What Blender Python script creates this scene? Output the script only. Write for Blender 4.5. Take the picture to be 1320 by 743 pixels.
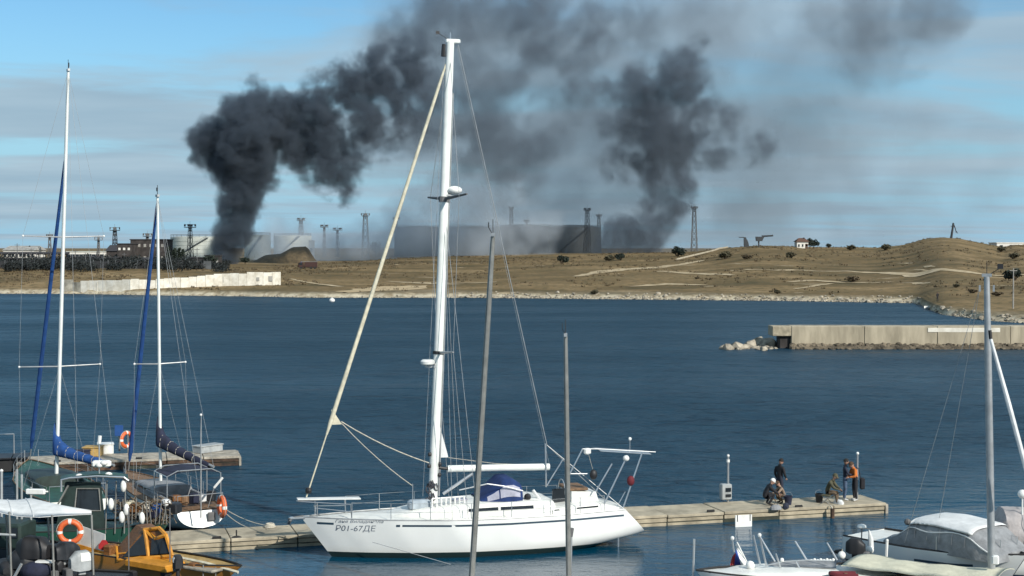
import bpy, math, random
import numpy as np
from mathutils import Vector, Matrix, noise
R = math.radians
random.seed(7)
for o in list(bpy.data.objects): bpy.data.objects.remove(o)
scene = bpy.context.scene
C = scene.collection

# ------------------------------------------------------------------ camera, sky, sun, exposure
CAM_H, F, YH = 11.3, 1907.0, 320.0            # metres above water, focal length and horizon row of the 1320 x 743 photograph
PITCH = math.atan((371.5 - YH) / F)
cam = bpy.data.cameras.new('camera'); cam.sensor_width = 36; cam.lens = 36 * F / 1320
cam.clip_start = 0.5; cam.clip_end = 30000
camo = bpy.data.objects.new('camera', cam); C.objects.link(camo)
camo.location = (0, 0, CAM_H); camo.rotation_euler = (R(90) - PITCH, 0, 0)
scene.camera = camo
SUN = Vector((0.57, -0.65, 0.53)).normalized()
world = bpy.data.worlds.new('World'); scene.world = world; world.use_nodes = True
wn, wl = world.node_tree.nodes, world.node_tree.links
wn.clear()
def N(nt, kind, **kw):
    n = nt.nodes.new(kind)
    for k, v in kw.items():
        if k in n.inputs.keys(): n.inputs[k].default_value = v
        else: setattr(n, k, v)
    return n
wt = world.node_tree
CLOUD_LOC = (7.3, 21.7, 0)
sky = N(wt, 'ShaderNodeTexSky', sky_type='NISHITA', sun_disc=False, sun_elevation=math.asin(SUN.z), sun_rotation=math.atan2(SUN.x, SUN.y))
sky.altitude = 0; sky.air_density = 1.0; sky.dust_density = 0.0; sky.ozone_density = 6.0
bg = N(wt, 'ShaderNodeBackground', Strength=0.11)
wo = N(wt, 'ShaderNodeOutputWorld')
tc = N(wt, 'ShaderNodeTexCoord')
sep = N(wt, 'ShaderNodeSeparateXYZ'); wl.new(tc.outputs['Generated'], sep.inputs[0])
# thin stratus sheet: the view direction meets a flat cloud layer high above the bay
zz = N(wt, 'ShaderNodeMath', operation='MAXIMUM'); wl.new(sep.outputs[2], zz.inputs[0]); zz.inputs[1].default_value = 0.0
za = N(wt, 'ShaderNodeMath', operation='ADD'); wl.new(zz.outputs[0], za.inputs[0]); za.inputs[1].default_value = 0.055
dv = N(wt, 'ShaderNodeVectorMath', operation='DIVIDE'); wl.new(tc.outputs['Generated'], dv.inputs[0])
cb = N(wt, 'ShaderNodeCombineXYZ'); wl.new(za.outputs[0], cb.inputs[0]); wl.new(za.outputs[0], cb.inputs[1]); cb.inputs[2].default_value = 1000.0
wl.new(cb.outputs[0], dv.inputs[1])
mp = N(wt, 'ShaderNodeMapping'); wl.new(dv.outputs[0], mp.inputs[0]); mp.inputs['Scale'].default_value = (0.42, 0.62, 1); mp.inputs['Location'].default_value = CLOUD_LOC
nz = N(wt, 'ShaderNodeTexNoise', Scale=1.0, Detail=7.0, Roughness=0.55, Distortion=0.5); wl.new(mp.outputs[0], nz.inputs['Vector'])
rp = N(wt, 'ShaderNodeMapRange'); wl.new(nz.outputs[0], rp.inputs[0]); rp.inputs[1].default_value = 0.36; rp.inputs[2].default_value = 0.56; rp.inputs[3].default_value = 0.0; rp.inputs[4].default_value = 0.9
rp.interpolation_type = 'SMOOTHSTEP'
nz2 = N(wt, 'ShaderNodeTexNoise', Scale=1.6, Detail=4.0); wl.new(mp.outputs[0], nz2.inputs['Vector'])
cc = N(wt, 'ShaderNodeMix', data_type='RGBA'); wl.new(nz2.outputs[0], cc.inputs[0])
cc.inputs[6].default_value = (2.0, 3.2, 4.3, 1); cc.inputs[7].default_value = (4.7, 5.9, 6.7, 1)
tn = N(wt, 'ShaderNodeMix', data_type='RGBA', blend_type='MULTIPLY'); tn.inputs[0].default_value = 1.0; wl.new(sky.outputs[0], tn.inputs[6]); tn.inputs[7].default_value = (0.88, 1.08, 1.04, 1)
hz = N(wt, 'ShaderNodeMapRange', interpolation_type='SMOOTHSTEP'); wl.new(zz.outputs[0], hz.inputs[0]); hz.inputs[1].default_value = 0.0; hz.inputs[2].default_value = 0.17; hz.inputs[3].default_value = 0.97; hz.inputs[4].default_value = 0.0
hv = N(wt, 'ShaderNodeMix', data_type='RGBA'); wl.new(hz.outputs[0], hv.inputs[0]); wl.new(tn.outputs[2], hv.inputs[6]); hv.inputs[7].default_value = (2.9, 5.1, 6.7, 1)   # pale sea haze low over the horizon, all round
mx = N(wt, 'ShaderNodeMix', data_type='RGBA'); wl.new(rp.outputs[0], mx.inputs[0]); wl.new(hv.outputs[2], mx.inputs[6]); wl.new(cc.outputs[2], mx.inputs[7])
wl.new(mx.outputs[2], bg.inputs[0]); wl.new(bg.outputs[0], wo.inputs[0])
sl = bpy.data.lights.new('sun', 'SUN'); sl.energy = 4.8; sl.angle = R(0.53); sl.color = (1.0, 0.95, 0.87)
so = bpy.data.objects.new('sun', sl); C.objects.link(so); so.rotation_euler = SUN.to_track_quat('Z', 'Y').to_euler(); so.location = (60, -60, 60)
vs = scene.view_settings; vs.view_transform = 'Standard'; vs.look = 'None'; vs.exposure = 0.0; vs.gamma = 1.0; vs.use_curve_mapping = False
scene.render.engine = 'CYCLES'
cy = scene.cycles; cy.use_denoising = True; cy.max_bounces = 6; cy.diffuse_bounces = 2; cy.glossy_bounces = 3; cy.transparent_max_bounces = 12
cy.volume_bounces = 2; cy.volume_step_rate = 2.0; cy.volume_max_steps = 256; cy.use_adaptive_sampling = True; cy.adaptive_threshold = 0.02

# ------------------------------------------------------------------ photograph pixel -> place
def ray(x, y):
    u, v = (x - 660) / F, (371.5 - y) / F
    return Vector((u, math.cos(PITCH) + v * math.sin(PITCH), -math.sin(PITCH) + v * math.cos(PITCH)))
CAMP = Vector((0, 0, CAM_H))
def P(x, y, Y):                 # the point seen at (x, y) that stands Y metres away
    d = ray(x, y); return CAMP + d * (Y / d.y)
def G(x, y, z=0.0):             # the point seen at (x, y) at height z
    d = ray(x, y); return CAMP + d * ((z - CAM_H) / d.z)

# ------------------------------------------------------------------ materials
MATS = {}
def mat(name, col, rough=0.6, metal=0.0, var=0.12, scale=3.0, bump=0.0, col2=None, spec=0.5, stretch=(1, 1, 1), alpha=1.0, bscale=None, coat=0.0):
    if name in MATS: return MATS[name]
    m = bpy.data.materials.new(name); m.use_nodes = True; nt = m.node_tree
    b = nt.nodes['Principled BSDF']
    b.inputs['Roughness'].default_value = rough; b.inputs['Metallic'].default_value = metal
    b.inputs['Specular IOR Level'].default_value = spec; b.inputs['Coat Weight'].default_value = coat
    t = N(nt, 'ShaderNodeTexCoord'); mpn = N(nt, 'ShaderNodeMapping'); mpn.inputs['Scale'].default_value = stretch
    nt.links.new(t.outputs['Object'], mpn.inputs[0])
    n = N(nt, 'ShaderNodeTexNoise', Scale=scale, Detail=6.0, Roughness=0.6); nt.links.new(mpn.outputs[0], n.inputs['Vector'])
    c2 = col2 if col2 else tuple(c * (1 - 2.2 * var) for c in col)
    c1 = col if col2 else tuple(min(1, c * (1 + var)) for c in col)
    r = N(nt, 'ShaderNodeValToRGB'); r.color_ramp.elements[0].position = 0.32; r.color_ramp.elements[1].position = 0.68
    r.color_ramp.elements[0].color = (*c2, 1); r.color_ramp.elements[1].color = (*c1, 1)
    nt.links.new(n.outputs[0], r.inputs[0]); nt.links.new(r.outputs[0], b.inputs['Base Color'])
    if bump:
        bn = N(nt, 'ShaderNodeTexNoise', Scale=bscale or scale * 4, Detail=5.0); nt.links.new(mpn.outputs[0], bn.inputs['Vector'])
        bp = N(nt, 'ShaderNodeBump', Strength=bump, Distance=0.05); nt.links.new(bn.outputs[0], bp.inputs['Height']); nt.links.new(bp.outputs[0], b.inputs['Normal'])
    if alpha < 1: b.inputs['Alpha'].default_value = alpha
    MATS[name] = m; return m
def hullmat(name, top, boot, zb, grime=(0.45, 0.42, 0.33)):
    """gelcoat above, antifouling paint below the painted waterline, a faint scum line"""
    m = bpy.data.materials.new(name); m.use_nodes = True; nt = m.node_tree; b = nt.nodes['Principled BSDF']
    b.inputs['Roughness'].default_value = 0.28
    t = N(nt, 'ShaderNodeTexCoord'); s = N(nt, 'ShaderNodeSeparateXYZ'); nt.links.new(t.outputs['Object'], s.inputs[0])
    n = N(nt, 'ShaderNodeTexNoise', Scale=1.7, Detail=6.0); mpn = N(nt, 'ShaderNodeMapping'); mpn.inputs['Scale'].default_value = (1, 1, 0.35)
    nt.links.new(t.outputs['Object'], mpn.inputs[0]); nt.links.new(mpn.outputs[0], n.inputs['Vector'])
    v = N(nt, 'ShaderNodeMix', data_type='RGBA'); nt.links.new(n.outputs[0], v.inputs[0])
    v.inputs[6].default_value = (*[c * 0.9 for c in top], 1); v.inputs[7].default_value = (*top, 1)
    gr = N(nt, 'ShaderNodeMapRange'); nt.links.new(s.outputs[2], gr.inputs[0]); gr.inputs[1].default_value = zb; gr.inputs[2].default_value = zb + 0.28; gr.inputs[3].default_value = 0.45; gr.inputs[4].default_value = 0.0
    gm = N(nt, 'ShaderNodeMath', operation='MULTIPLY'); nt.links.new(gr.outputs[0], gm.inputs[0]); nt.links.new(n.outputs[0], gm.inputs[1])
    g = N(nt, 'ShaderNodeMix', data_type='RGBA'); nt.links.new(gm.outputs[0], g.inputs[0]); nt.links.new(v.outputs[2], g.inputs[6]); g.inputs[7].default_value = (*grime, 1)
    st = N(nt, 'ShaderNodeMath', operation='LESS_THAN'); nt.links.new(s.outputs[2], st.inputs[0]); st.inputs[1].default_value = zb
    f = N(nt, 'ShaderNodeMix', data_type='RGBA'); nt.links.new(st.outputs[0], f.inputs[0]); nt.links.new(g.outputs[2], f.inputs[6]); f.inputs[7].default_value = (*boot, 1)
    nt.links.new(f.outputs[2], b.inputs['Base Color']); MATS[name] = m; return m

mat('white_paint', (0.80, 0.80, 0.76), 0.35, var=0.06)
mat('gelcoat', (0.78, 0.78, 0.73), 0.4, var=0.07, scale=2)
mat('mast_white', (0.78, 0.80, 0.76), 0.38, var=0.06, scale=1.5)
mat('alloy', (0.42, 0.43, 0.43), 0.42, 0.55, var=0.1)
mat('alloy_dull', (0.26, 0.26, 0.24), 0.5, 0.35, var=0.12)
mat('steel', (0.62, 0.63, 0.63), 0.28, 0.75, var=0.05)
mat('wire', (0.40, 0.41, 0.41), 0.45, 0.4)
mat('net', (0.20, 0.15, 0.10), 0.95, var=.4, scale=9)
mat('rope', (0.55, 0.51, 0.42), 0.9, var=0.2, scale=20)
mat('rope_dark', (0.05, 0.05, 0.06), 0.9)
mat('black', (0.018, 0.018, 0.02), 0.55)
mat('dark_glass', (0.02, 0.025, 0.03), 0.08)
mat('clear_vinyl', (0.42, 0.42, 0.50), 0.15, var=0.15)
mat('blue_canvas', (0.014, 0.07, 0.24), 0.85, var=0.15, bump=0.3)
mat('navy_canvas', (0.016, 0.02, 0.045), 0.85, var=0.2, bump=0.3)
mat('cream_canvas', (0.62, 0.58, 0.44), 0.85, var=0.12, scale=6, bump=0.3)
mat('awning', (0.62, 0.60, 0.46), 0.85, var=0.08, bump=0.3)
mat('white_canvas', (0.70, 0.71, 0.70), 0.75, var=0.08, bump=0.2)
mat('grey_canvas', (0.27, 0.28, 0.29), 0.85, var=0.15, bump=0.3)
mat('taupe_canvas', (0.40, 0.37, 0.36), 0.85, var=0.12, bump=0.4)
mat('teak', (0.22, 0.13, 0.07), 0.7, var=0.25, stretch=(1, 8, 1))
mat('orange_paint', (0.62, 0.27, 0.03), 0.45, var=0.15)
mat('brown_wood', (0.20, 0.085, 0.025), 0.5, var=0.25, stretch=(0.5, 6, 6))
mat('deck_ochre', (0.46, 0.30, 0.10), 0.7, var=0.2)
mat('ring_orange', (0.72, 0.14, 0.04), 0.5, var=0.1)
mat('red', (0.40, 0.03, 0.03), 0.5, var=0.15)
mat('flag_blue', (0.03, 0.07, 0.30), 0.8)
mat('green_paint', (0.02, 0.085, 0.055), 0.5, var=0.25)
mat('dark_green', (0.018, 0.035, 0.03), 0.55, var=0.2)
mat('dark_hull', (0.02, 0.022, 0.026), 0.5, var=0.2)
mat('hood_blue', (0.008, 0.032, 0.13), .85, var=.15, bump=.3)
mat('raft_grey', (0.42, 0.48, 0.52), .5)
mat('lettering', (0.16, 0.19, 0.23), 0.5)
mat('stripe_blue', (0.03, 0.06, 0.09), 0.35)
mat('concrete', (0.40, 0.345, 0.245), 0.9, var=0.22, scale=1.4, bump=0.5)
mat('concrete_deck', (0.42, 0.365, 0.265), 0.92, var=0.2, scale=1.2, bump=0.4)
mat('concrete_pale', (0.46, 0.40, 0.29), 0.9, col2=(0.26, 0.225, 0.16), scale=0.9, bump=0.5, stretch=(1, 1, 0.22))
mat('pier_wood', (0.40, 0.36, 0.29), 0.9, var=0.25, scale=2, stretch=(1, 1, 1), bump=0.4)
mat('shade_rope_brown', (0.10, 0.055, 0.03), 0.7, var=0.4, scale=2)
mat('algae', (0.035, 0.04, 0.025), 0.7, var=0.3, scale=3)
mat('rubber', (0.02, 0.02, 0.02), 0.8)
mat('stone_wet', (0.16, 0.13, 0.09), 0.9, var=0.4, scale=0.8, bump=0.4)
mat('stone', (0.38, 0.335, 0.26), 0.9, var=0.35, scale=0.8, bump=0.4)
mat('grey_paint', (0.36, 0.38, 0.38), 0.5)
mat('signblue', (0.02, 0.08, 0.26), 0.5)

# ------------------------------------------------------------------ mesh builder and object tags
class MB:
    def __init__(s): s.v = []; s.f = []
    def add(s, vs, fs):
        k = len(s.v); s.v += [Vector(p) for p in vs]; s.f += [tuple(i + k for i in f) for f in fs]; return s
    def box(s, c, d, rz=0, bev=0.0, M=None):
        x, y, z = [k / 2 for k in d]
        if bev:
            b = bev; pts = []
            for sz, zz_ in ((-1, z - b), (1, z - b)): pass
            ring = lambda xx, yy, h: [(-xx, -yy + b, h), (-xx + b, -yy, h), (xx - b, -yy, h), (xx, -yy + b, h), (xx, yy - b, h), (xx - b, yy, h), (-xx + b, yy, h), (-xx, yy - b, h)]
            pts = ring(x - b, y - b, -z) + ring(x, y, -z + b) + ring(x, y, z - b) + ring(x - b, y - b, z)
            fs = [tuple(range(7, -1, -1)), tuple(range(24, 32))]
            for r in range(3):
                for i in range(8): fs.append((r * 8 + i, r * 8 + (i + 1) % 8, r * 8 + 8 + (i + 1) % 8, r * 8 + 8 + i))
        else:
            pts = [(sx * x, sy * y, sz * z) for sz in (-1, 1) for sx, sy in ((-1, -1), (1, -1), (1, 1), (-1, 1))]
            fs = [(3, 2, 1, 0), (4, 5, 6, 7), (0, 1, 5, 4), (1, 2, 6, 5), (2, 3, 7, 6), (3, 0, 4, 7)]
        m = Matrix.Translation(Vector(c)) @ (M.to_4x4() if M else Matrix.Rotation(rz, 4, 'Z'))
        return s.add([m @ Vector(p) for p in pts], fs)
    def tube(s, pts, r, n=6, cap=True, sx=1.0):
        pts = [Vector(p) for p in pts]; k = len(pts)
        rs = r if isinstance(r, (list, tuple)) else [r] * k
        base = len(s.v); up = None
        for i, p in enumerate(pts):
            d = (pts[min(i + 1, k - 1)] - pts[max(i - 1, 0)]).normalized()
            if up is None:
                a = Vector((0, 0, 1)) if abs(d.z) < 0.9 else Vector((1, 0, 0)); up = d.cross(a).normalized()
            up = (up - d * up.dot(d)).normalized(); w = d.cross(up)
            for j in range(n):
                t = 2 * math.pi * j / n
                s.v.append(p + (up * math.cos(t) * sx + w * math.sin(t)) * rs[i])
        for i in range(k - 1):
            for j in range(n):
                a = base + i * n + j; b = base + i * n + (j + 1) % n
                s.f.append((a, b, b + n, a + n))
        if cap:
            s.f.append(tuple(base + j for j in range(n - 1, -1, -1))); s.f.append(tuple(base + (k - 1) * n + j for j in range(n)))
        return s
    def lathe(s, prof, c=(0, 0, 0), n=24, M=None, cap=True):
        base = len(s.v); c = Vector(c); m = M.to_3x3() if M else Matrix.Identity(3)
        for r, z in prof:
            for j in range(n):
                t = 2 * math.pi * j / n; s.v.append(c + m @ Vector((r * math.cos(t), r * math.sin(t), z)))
        for i in range(len(prof) - 1):
            for j in range(n):
                a = base + i * n + j; b = base + i * n + (j + 1) % n; s.f.append((a, b, b + n, a + n))
        if cap:
            s.f.append(tuple(base + j for j in range(n - 1, -1, -1))); s.f.append(tuple(base + (len(prof) - 1) * n + j for j in range(n)))
        return s
    def ball(s, c, r, n=10, sq=(1, 1, 1), M=None):
        base = len(s.v); m = M.to_3x3() if M else Matrix.Identity(3); h = n // 2 + 1
        pr = [(max(1e-3, math.sin(math.pi * i / h)), -math.cos(math.pi * i / h)) for i in range(h + 1)]
        return s.lathe([(a * r, b * r) for a, b in pr], c, n, Matrix((m @ Matrix.Diagonal(sq)).to_3x3()), True)
    def torus(s, c, R_, r, M=None, n=24, k=10, a0=0, a1=2 * math.pi):
        m = M.to_3x3() if M else Matrix.Identity(3); c = Vector(c); base = len(s.v); full = abs(a1 - a0 - 2 * math.pi) < 1e-6
        nn = n if full else n + 1
        for i in range(nn):
            t = a0 + (a1 - a0) * i / n
            for j in range(k):
                u = 2 * math.pi * j / k; rr = R_ + r * math.cos(u); s.v.append(c + m @ Vector((rr * math.cos(t), rr * math.sin(t), r * math.sin(u))))
        for i in range(n):
            for j in range(k):
                i2 = (i + 1) % nn; s.f.append((base + i * k + j, base + i2 * k + j, base + i2 * k + (j + 1) % k, base + i * k + (j + 1) % k))
        return s
    def grid(s, fn, nu, nv, flip=False):
        base = len(s.v)
        for i in range(nu + 1):
            for j in range(nv + 1): s.v.append(Vector(fn(i / nu, j / nv)))
        for i in range(nu):
            for j in range(nv):
                a = base + i * (nv + 1) + j; q = (a, a + nv + 1, a + nv + 2, a + 1); s.f.append(q[::-1] if flip else q)
        return s
    def sheet(s, fn, nu, nv, th=0.01, d=(0, 0, -1)):
        """a grid with thickness"""
        d = Vector(d) * th; base = len(s.v); s.grid(fn, nu, nv); s.grid(lambda u, v: Vector(fn(u, v)) + d, nu, nv, True)
        k = (nu + 1) * (nv + 1); ix = lambda i, j: base + i * (nv + 1) + j
        for i in range(nu):
            for j in (0, nv): s.f.append((ix(i, j), ix(i + 1, j), ix(i + 1, j) + k, ix(i, j) + k))
        for j in range(nv):
            for i in (0, nu): s.f.append((ix(i, j), ix(i, j + 1), ix(i, j + 1) + k, ix(i, j) + k))
        return s
    def rock(s, c, r, sq=(1, 1, 0.7), jit=0.25, rnd=random):
        g = (1 + 5 ** .5) / 2; a = rnd.uniform(0, 6.28); ca, sa = math.cos(a), math.sin(a)
        vs = []
        for p in ((-1, g, 0), (1, g, 0), (-1, -g, 0), (1, -g, 0), (0, -1, g), (0, 1, g), (0, -1, -g), (0, 1, -g), (g, 0, -1), (g, 0, 1), (-g, 0, -1), (-g, 0, 1)):
            k = r / 1.9 * (1 + rnd.uniform(-jit, jit)); x, y, z = p[0] * k * sq[0], p[1] * k * sq[1], p[2] * k * sq[2]
            vs.append((c[0] + x * ca - y * sa, c[1] + x * sa + y * ca, c[2] + z))
        return s.add(vs, [(0, 11, 5), (0, 5, 1), (0, 1, 7), (0, 7, 10), (0, 10, 11), (1, 5, 9), (5, 11, 4), (11, 10, 2), (10, 7, 6), (7, 1, 8), (3, 9, 4), (3, 4, 2), (3, 2, 6), (3, 6, 8), (3, 8, 9), (4, 9, 5), (2, 4, 11), (6, 2, 10), (8, 6, 7), (9, 8, 1)])
    def build(s, name, m, parent=None, local=False, smooth=False):
        me = bpy.data.meshes.new(name); vs = s.v
        if parent is not None and not local:
            inv = WM[parent.name].inverted(); vs = [inv @ p for p in vs]
        me.from_pydata([tuple(p) for p in vs], [], s.f)
        if smooth:
            me.polygons.foreach_set('use_smooth', [True] * len(me.polygons))
            if smooth != 'all':
                try: me.set_sharp_from_angle(angle=R(40))
                except Exception: pass
        me.materials.append(MATS[m] if isinstance(m, str) else m); me.update()
        o = bpy.data.objects.new(name, me); C.objects.link(o)
        if parent is not None: o.parent = parent; WM[o.name] = WM[parent.name]
        else: WM[o.name] = Matrix.Identity(4)
        return o
WM = {}
def tag(o, label, cat, group=None, kind=None):
    o['label'] = label; o['category'] = cat
    if group: o['group'] = group
    if kind: o['kind'] = kind
    return o
def struct(o, label=None, kind='structure'):
    o['kind'] = kind
    if label: o['label'] = label
    return o
def thing(name, label, cat, loc=(0, 0, 0), rz=0.0, group=None):
    o = bpy.data.objects.new(name, None); C.objects.link(o); o.empty_display_size = 0.3
    o.location = loc; o.rotation_euler = (0, 0, rz)
    WM[o.name] = Matrix.Translation(Vector(loc)) @ Matrix.Rotation(rz, 4, 'Z')
    return tag(o, label, cat, group)
def dup(root, loc, rz, label, scale=1.0):
    r = root.copy(); C.objects.link(r); r.location = loc; r.rotation_euler = (0, 0, rz); r.scale = (scale,) * 3 if not isinstance(scale, tuple) else scale
    if label: r['label'] = label
    for ch in [k for k in bpy.data.objects if k.parent == root]:
        c = ch.copy(); C.objects.link(c); c.parent = r
        for g in [k for k in bpy.data.objects if k.parent == ch]:
            d = g.copy(); C.objects.link(d); d.parent = c
    return r
def loc(root, x, y, c=0.0):
    """pixel -> the root's own frame, on its fore-and-aft plane local y = c"""
    inv = WM[root.name].inverted(); o = inv @ CAMP; d = inv.to_3x3() @ ray(x, y)
    return o + d * ((c - o.y) / d.y)
def interp(x, xs, ys): return float(np.interp(x, xs, ys))
def sm(t): t = min(1, max(0, t)); return t * t * (3 - 2 * t)
def arch(st, x, a, off=0.0):
    """point on an arched body: st rows are (x, half width, z0, z1, exponent); a 0..1 from the -y side over the top to +y"""
    xs = [r[0] for r in st]; w, z0, z1, e = [interp(x, xs, [r[k] for r in st]) for k in (1, 2, 3, 4)]
    t = math.pi * (1 - a); c, s_ = math.cos(t), math.sin(t)
    return Vector((x, math.copysign(abs(c) ** e, c) * (w + off), z0 + (z1 - z0 + off) * abs(s_) ** e))
def arch_body(mb, st, na=14, sub=3, cap=True, wr=0.0):
    xs = []
    for i in range(len(st) - 1): xs += [st[i][0] + (st[i + 1][0] - st[i][0]) * k / sub for k in range(sub)]
    xs.append(st[-1][0]); base = len(mb.v)
    for x in xs:
        for j in range(na + 1):
            p = arch(st, x, j / na)
            if wr: p = arch(st, x, j / na, wr * (noise.noise((p.x * 1.3, p.y * 2.2, p.z * 2.2)) + .6 * noise.noise((p.x * 4.5, p.y * 3, p.z * 3))))
            mb.v.append(p)
    for i in range(len(xs) - 1):
        for j in range(na):
            a = base + i * (na + 1) + j; mb.f.append((a, a + na + 1, a + na + 2, a + 1))
    if cap:
        mb.f.append(tuple(base + j for j in range(na + 1))); k = base + (len(xs) - 1) * (na + 1); mb.f.append(tuple(k + j for j in range(na, -1, -1)))
    return mb
def arch_patch(mb, st, x0, x1, a0, a1, off=0.008, nx=6, na=3):
    return mb.sheet(lambda u, v: arch(st, x0 + (x1 - x0) * u, a0 + (a1 - a0) * v, off), nx, na, 0.004, (0, 0.3, -0.3))
def text_verts(body, size, shear=0.0):
    cu = bpy.data.curves.new('lettering', 'FONT'); cu.body = body; cu.size = size; cu.shear = shear
    ob = bpy.data.objects.new('lettering_source', cu); C.objects.link(ob)
    dg = bpy.context.evaluated_depsgraph_get(); me = bpy.data.meshes.new_from_object(ob.evaluated_get(dg))
    v = [p.co.copy() for p in me.vertices]; f = [tuple(p.vertices) for p in me.polygons]
    bpy.data.objects.remove(ob); bpy.data.curves.remove(cu); bpy.data.meshes.remove(me)
    return v, f

# ------------------------------------------------------------------ the land across the bay
SX = [-400, 0, 100, 200, 300, 400, 600, 800, 1000, 1180, 1192, 1200, 1215, 1245, 1267, 1320, 1700]
SY = [372, 379, 379, 381, 382, 384, 384, 386, 388, 391, 395, 400, 406, 409.5, 413, 417, 425]
RX = [-400, 0, 260, 330, 400, 500, 620, 790, 900, 945, 975, 1010, 1060, 1130, 1165, 1190, 1212, 1235, 1262, 1292, 1310, 1340, 1700]
RY = [346, 346, 347, 346, 343, 335, 330, 327.5, 325, 320, 317, 317.5, 320, 320, 316, 309, 306.5, 308, 314, 320, 317, 318, 322]
RD = [430, 430, 430, 450, 500, 560, 610, 620, 620, 600, 600, 600, 620, 620, 620, 620, 620, 620, 620, 620, 620, 620, 620]
def TZ(X, Y):
    px = 660 + F * X / max(Y, 1)
    Ys = CAM_H * F / (interp(px, SX, SY) - YH); Yr = interp(px, RX, RD); zr = CAM_H - (interp(px, RX, RY) - YH) / F * Yr
    d = Y - Ys
    if d < 0: return max(-3.0, d * 0.25)
    z = 1.0 * sm(d / 5.0)
    if Y < Yr:
        s = (Y - Ys) / (Yr - Ys); z += (zr - 1.0) * (0.65 * s + 0.35 * sm(s))
    else:
        b = 6.6 + 1.2 * sm((Y - 600) / 500); z = b + (zr - b) * math.exp(-((Y - Yr) / 130.0) ** 2)
    k = sm(d / 30.0)
    n = noise.noise((X / 42, Y / 60, 3.1)) * 0.7 + noise.noise((X / 13, Y / 20, 1.7)) * 0.22 + noise.noise((X / 4.5, Y / 7, 9.0)) * 0.14
    return z + n * k * (1.0 if zr > 7 else 0.6)
def T(x, y, y0=215.0, y1=1200.0):
    d = ray(x, y); Y = y0
    while Y < y1:
        p = CAMP + d * (Y / d.y)
        if p.z <= TZ(p.x, Y):
            for q in range(8): 
                p = CAMP + d * ((Y - 2 + q * 0.25) / d.y)
                if p.z <= TZ(p.x, p.y): break
            return Vector((p.x, p.y, TZ(p.x, p.y)))
        Y += 2.0
    p = CAMP + d * (650 / d.y); return Vector((p.x, p.y, TZ(p.x, 650)))
mb = MB(); NU, NR = 330, 170
rows = [-12, -6, -2, 0, 0.8, 1.6, 2.5, 3.5, 5, 7] + [7 + 450 * ((i + 1) / 115) ** 1.25 for i in range(115)]
while len(rows) < NR: rows.append(rows[-1] * 1.09)
for i in range(NU + 1):
    u = -0.52 + 1.04 * i / NU; px = 660 + F * u; Ys = CAM_H * F / (interp(px, SX, SY) - YH)
    for r in rows:
        jit = 1.6 * noise.noise((u * 160, 0.3, 5.0)) + 0.8 * noise.noise((u * 420, 0.3, 2.0))
        Y = Ys + r + (jit if r < 60 else 0); mb.v.append(Vector((u * Y, Y, TZ(u * Y, Y - (jit if r < 60 else 0)))))
for i in range(NU):
    for j in range(len(rows) - 1):
        a = i * len(rows) + j; mb.f.append((a, a + len(rows), a + len(rows) + 1, a + 1))
m = bpy.data.materials.new('dry_steppe'); m.use_nodes = True; nt = m.node_tree; MATS['land'] = m
b = nt.nodes['Principled BSDF']; b.inputs['Roughness'].default_value = 0.95; b.inputs['Specular IOR Level'].default_value = 0.1
t = N(nt, 'ShaderNodeTexCoord')
def stretched(sc, loc_=(0, 0, 0)):
    q = N(nt, 'ShaderNodeMapping'); q.inputs['Scale'].default_value = sc; q.inputs['Location'].default_value = loc_; nt.links.new(t.outputs['Object'], q.inputs[0]); return q
def ramp(src, stops):
    r = N(nt, 'ShaderNodeValToRGB'); e = r.color_ramp.elements
    while len(e) < len(stops): e.new(0.5)
    for k, (p_, c_) in zip(e, stops): k.position = p_; k.color = (*c_, 1)
    nt.links.new(src, r.inputs[0]); return r
def mixc(fac, a, b_):
    q = N(nt, 'ShaderNodeMix', data_type='RGBA'); nt.links.new(fac, q.inputs[0]); nt.links.new(a, q.inputs[6])
    if isinstance(b_, tuple): q.inputs[7].default_value = (*b_, 1)
    else: nt.links.new(b_, q.inputs[7])
    return q
n1 = N(nt, 'ShaderNodeTexNoise', Scale=1.0, Detail=8.0, Roughness=0.66); nt.links.new(stretched((0.014, 0.034, 0.0)).outputs[0], n1.inputs['Vector'])
n2 = N(nt, 'ShaderNodeTexNoise', Scale=1.0, Detail=6.0, Roughness=0.6); nt.links.new(stretched((0.045, 0.05, 0.0), (9, 2, 0)).outputs[0], n2.inputs['Vector'])
n3 = N(nt, 'ShaderNodeTexNoise', Scale=1.0, Detail=4.0, Roughness=0.6); nt.links.new(stretched((0.55, 0.35, 0.0), (1, 7, 0)).outputs[0], n3.inputs['Vector'])
r1 = ramp(n1.outputs[0], [(0.36, (0.065, 0.058, 0.032)), (0.46, (0.152, 0.107, 0.054)), (0.56, (0.228, 0.160, 0.080)), (0.68, (0.31, 0.226, 0.122))])
r2 = ramp(n2.outputs[0], [(0.36, (0.070, 0.062, 0.032)), (0.52, (0.185, 0.131, 0.066)), (0.66, (0.33, 0.24, 0.132))])
mm = N(nt, 'ShaderNodeMix', data_type='RGBA'); mm.inputs[0].default_value = 0.45; nt.links.new(r1.outputs[0], mm.inputs[6]); nt.links.new(r2.outputs[0], mm.inputs[7])
th = ramp(n3.outputs[0], [(0.38, (1, 1, 1)), (0.50, (0, 0, 0))]); 
thm = N(nt, 'ShaderNodeMath', operation='MULTIPLY'); nt.links.new(th.outputs[0], thm.inputs[0]); thm.inputs[1].default_value = 0.7
m3 = mixc(thm.outputs[0], mm.outputs[2], (0.085, 0.075, 0.040))
sp = N(nt, 'ShaderNodeSeparateXYZ'); nt.links.new(t.outputs['Object'], sp.inputs[0])
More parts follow.
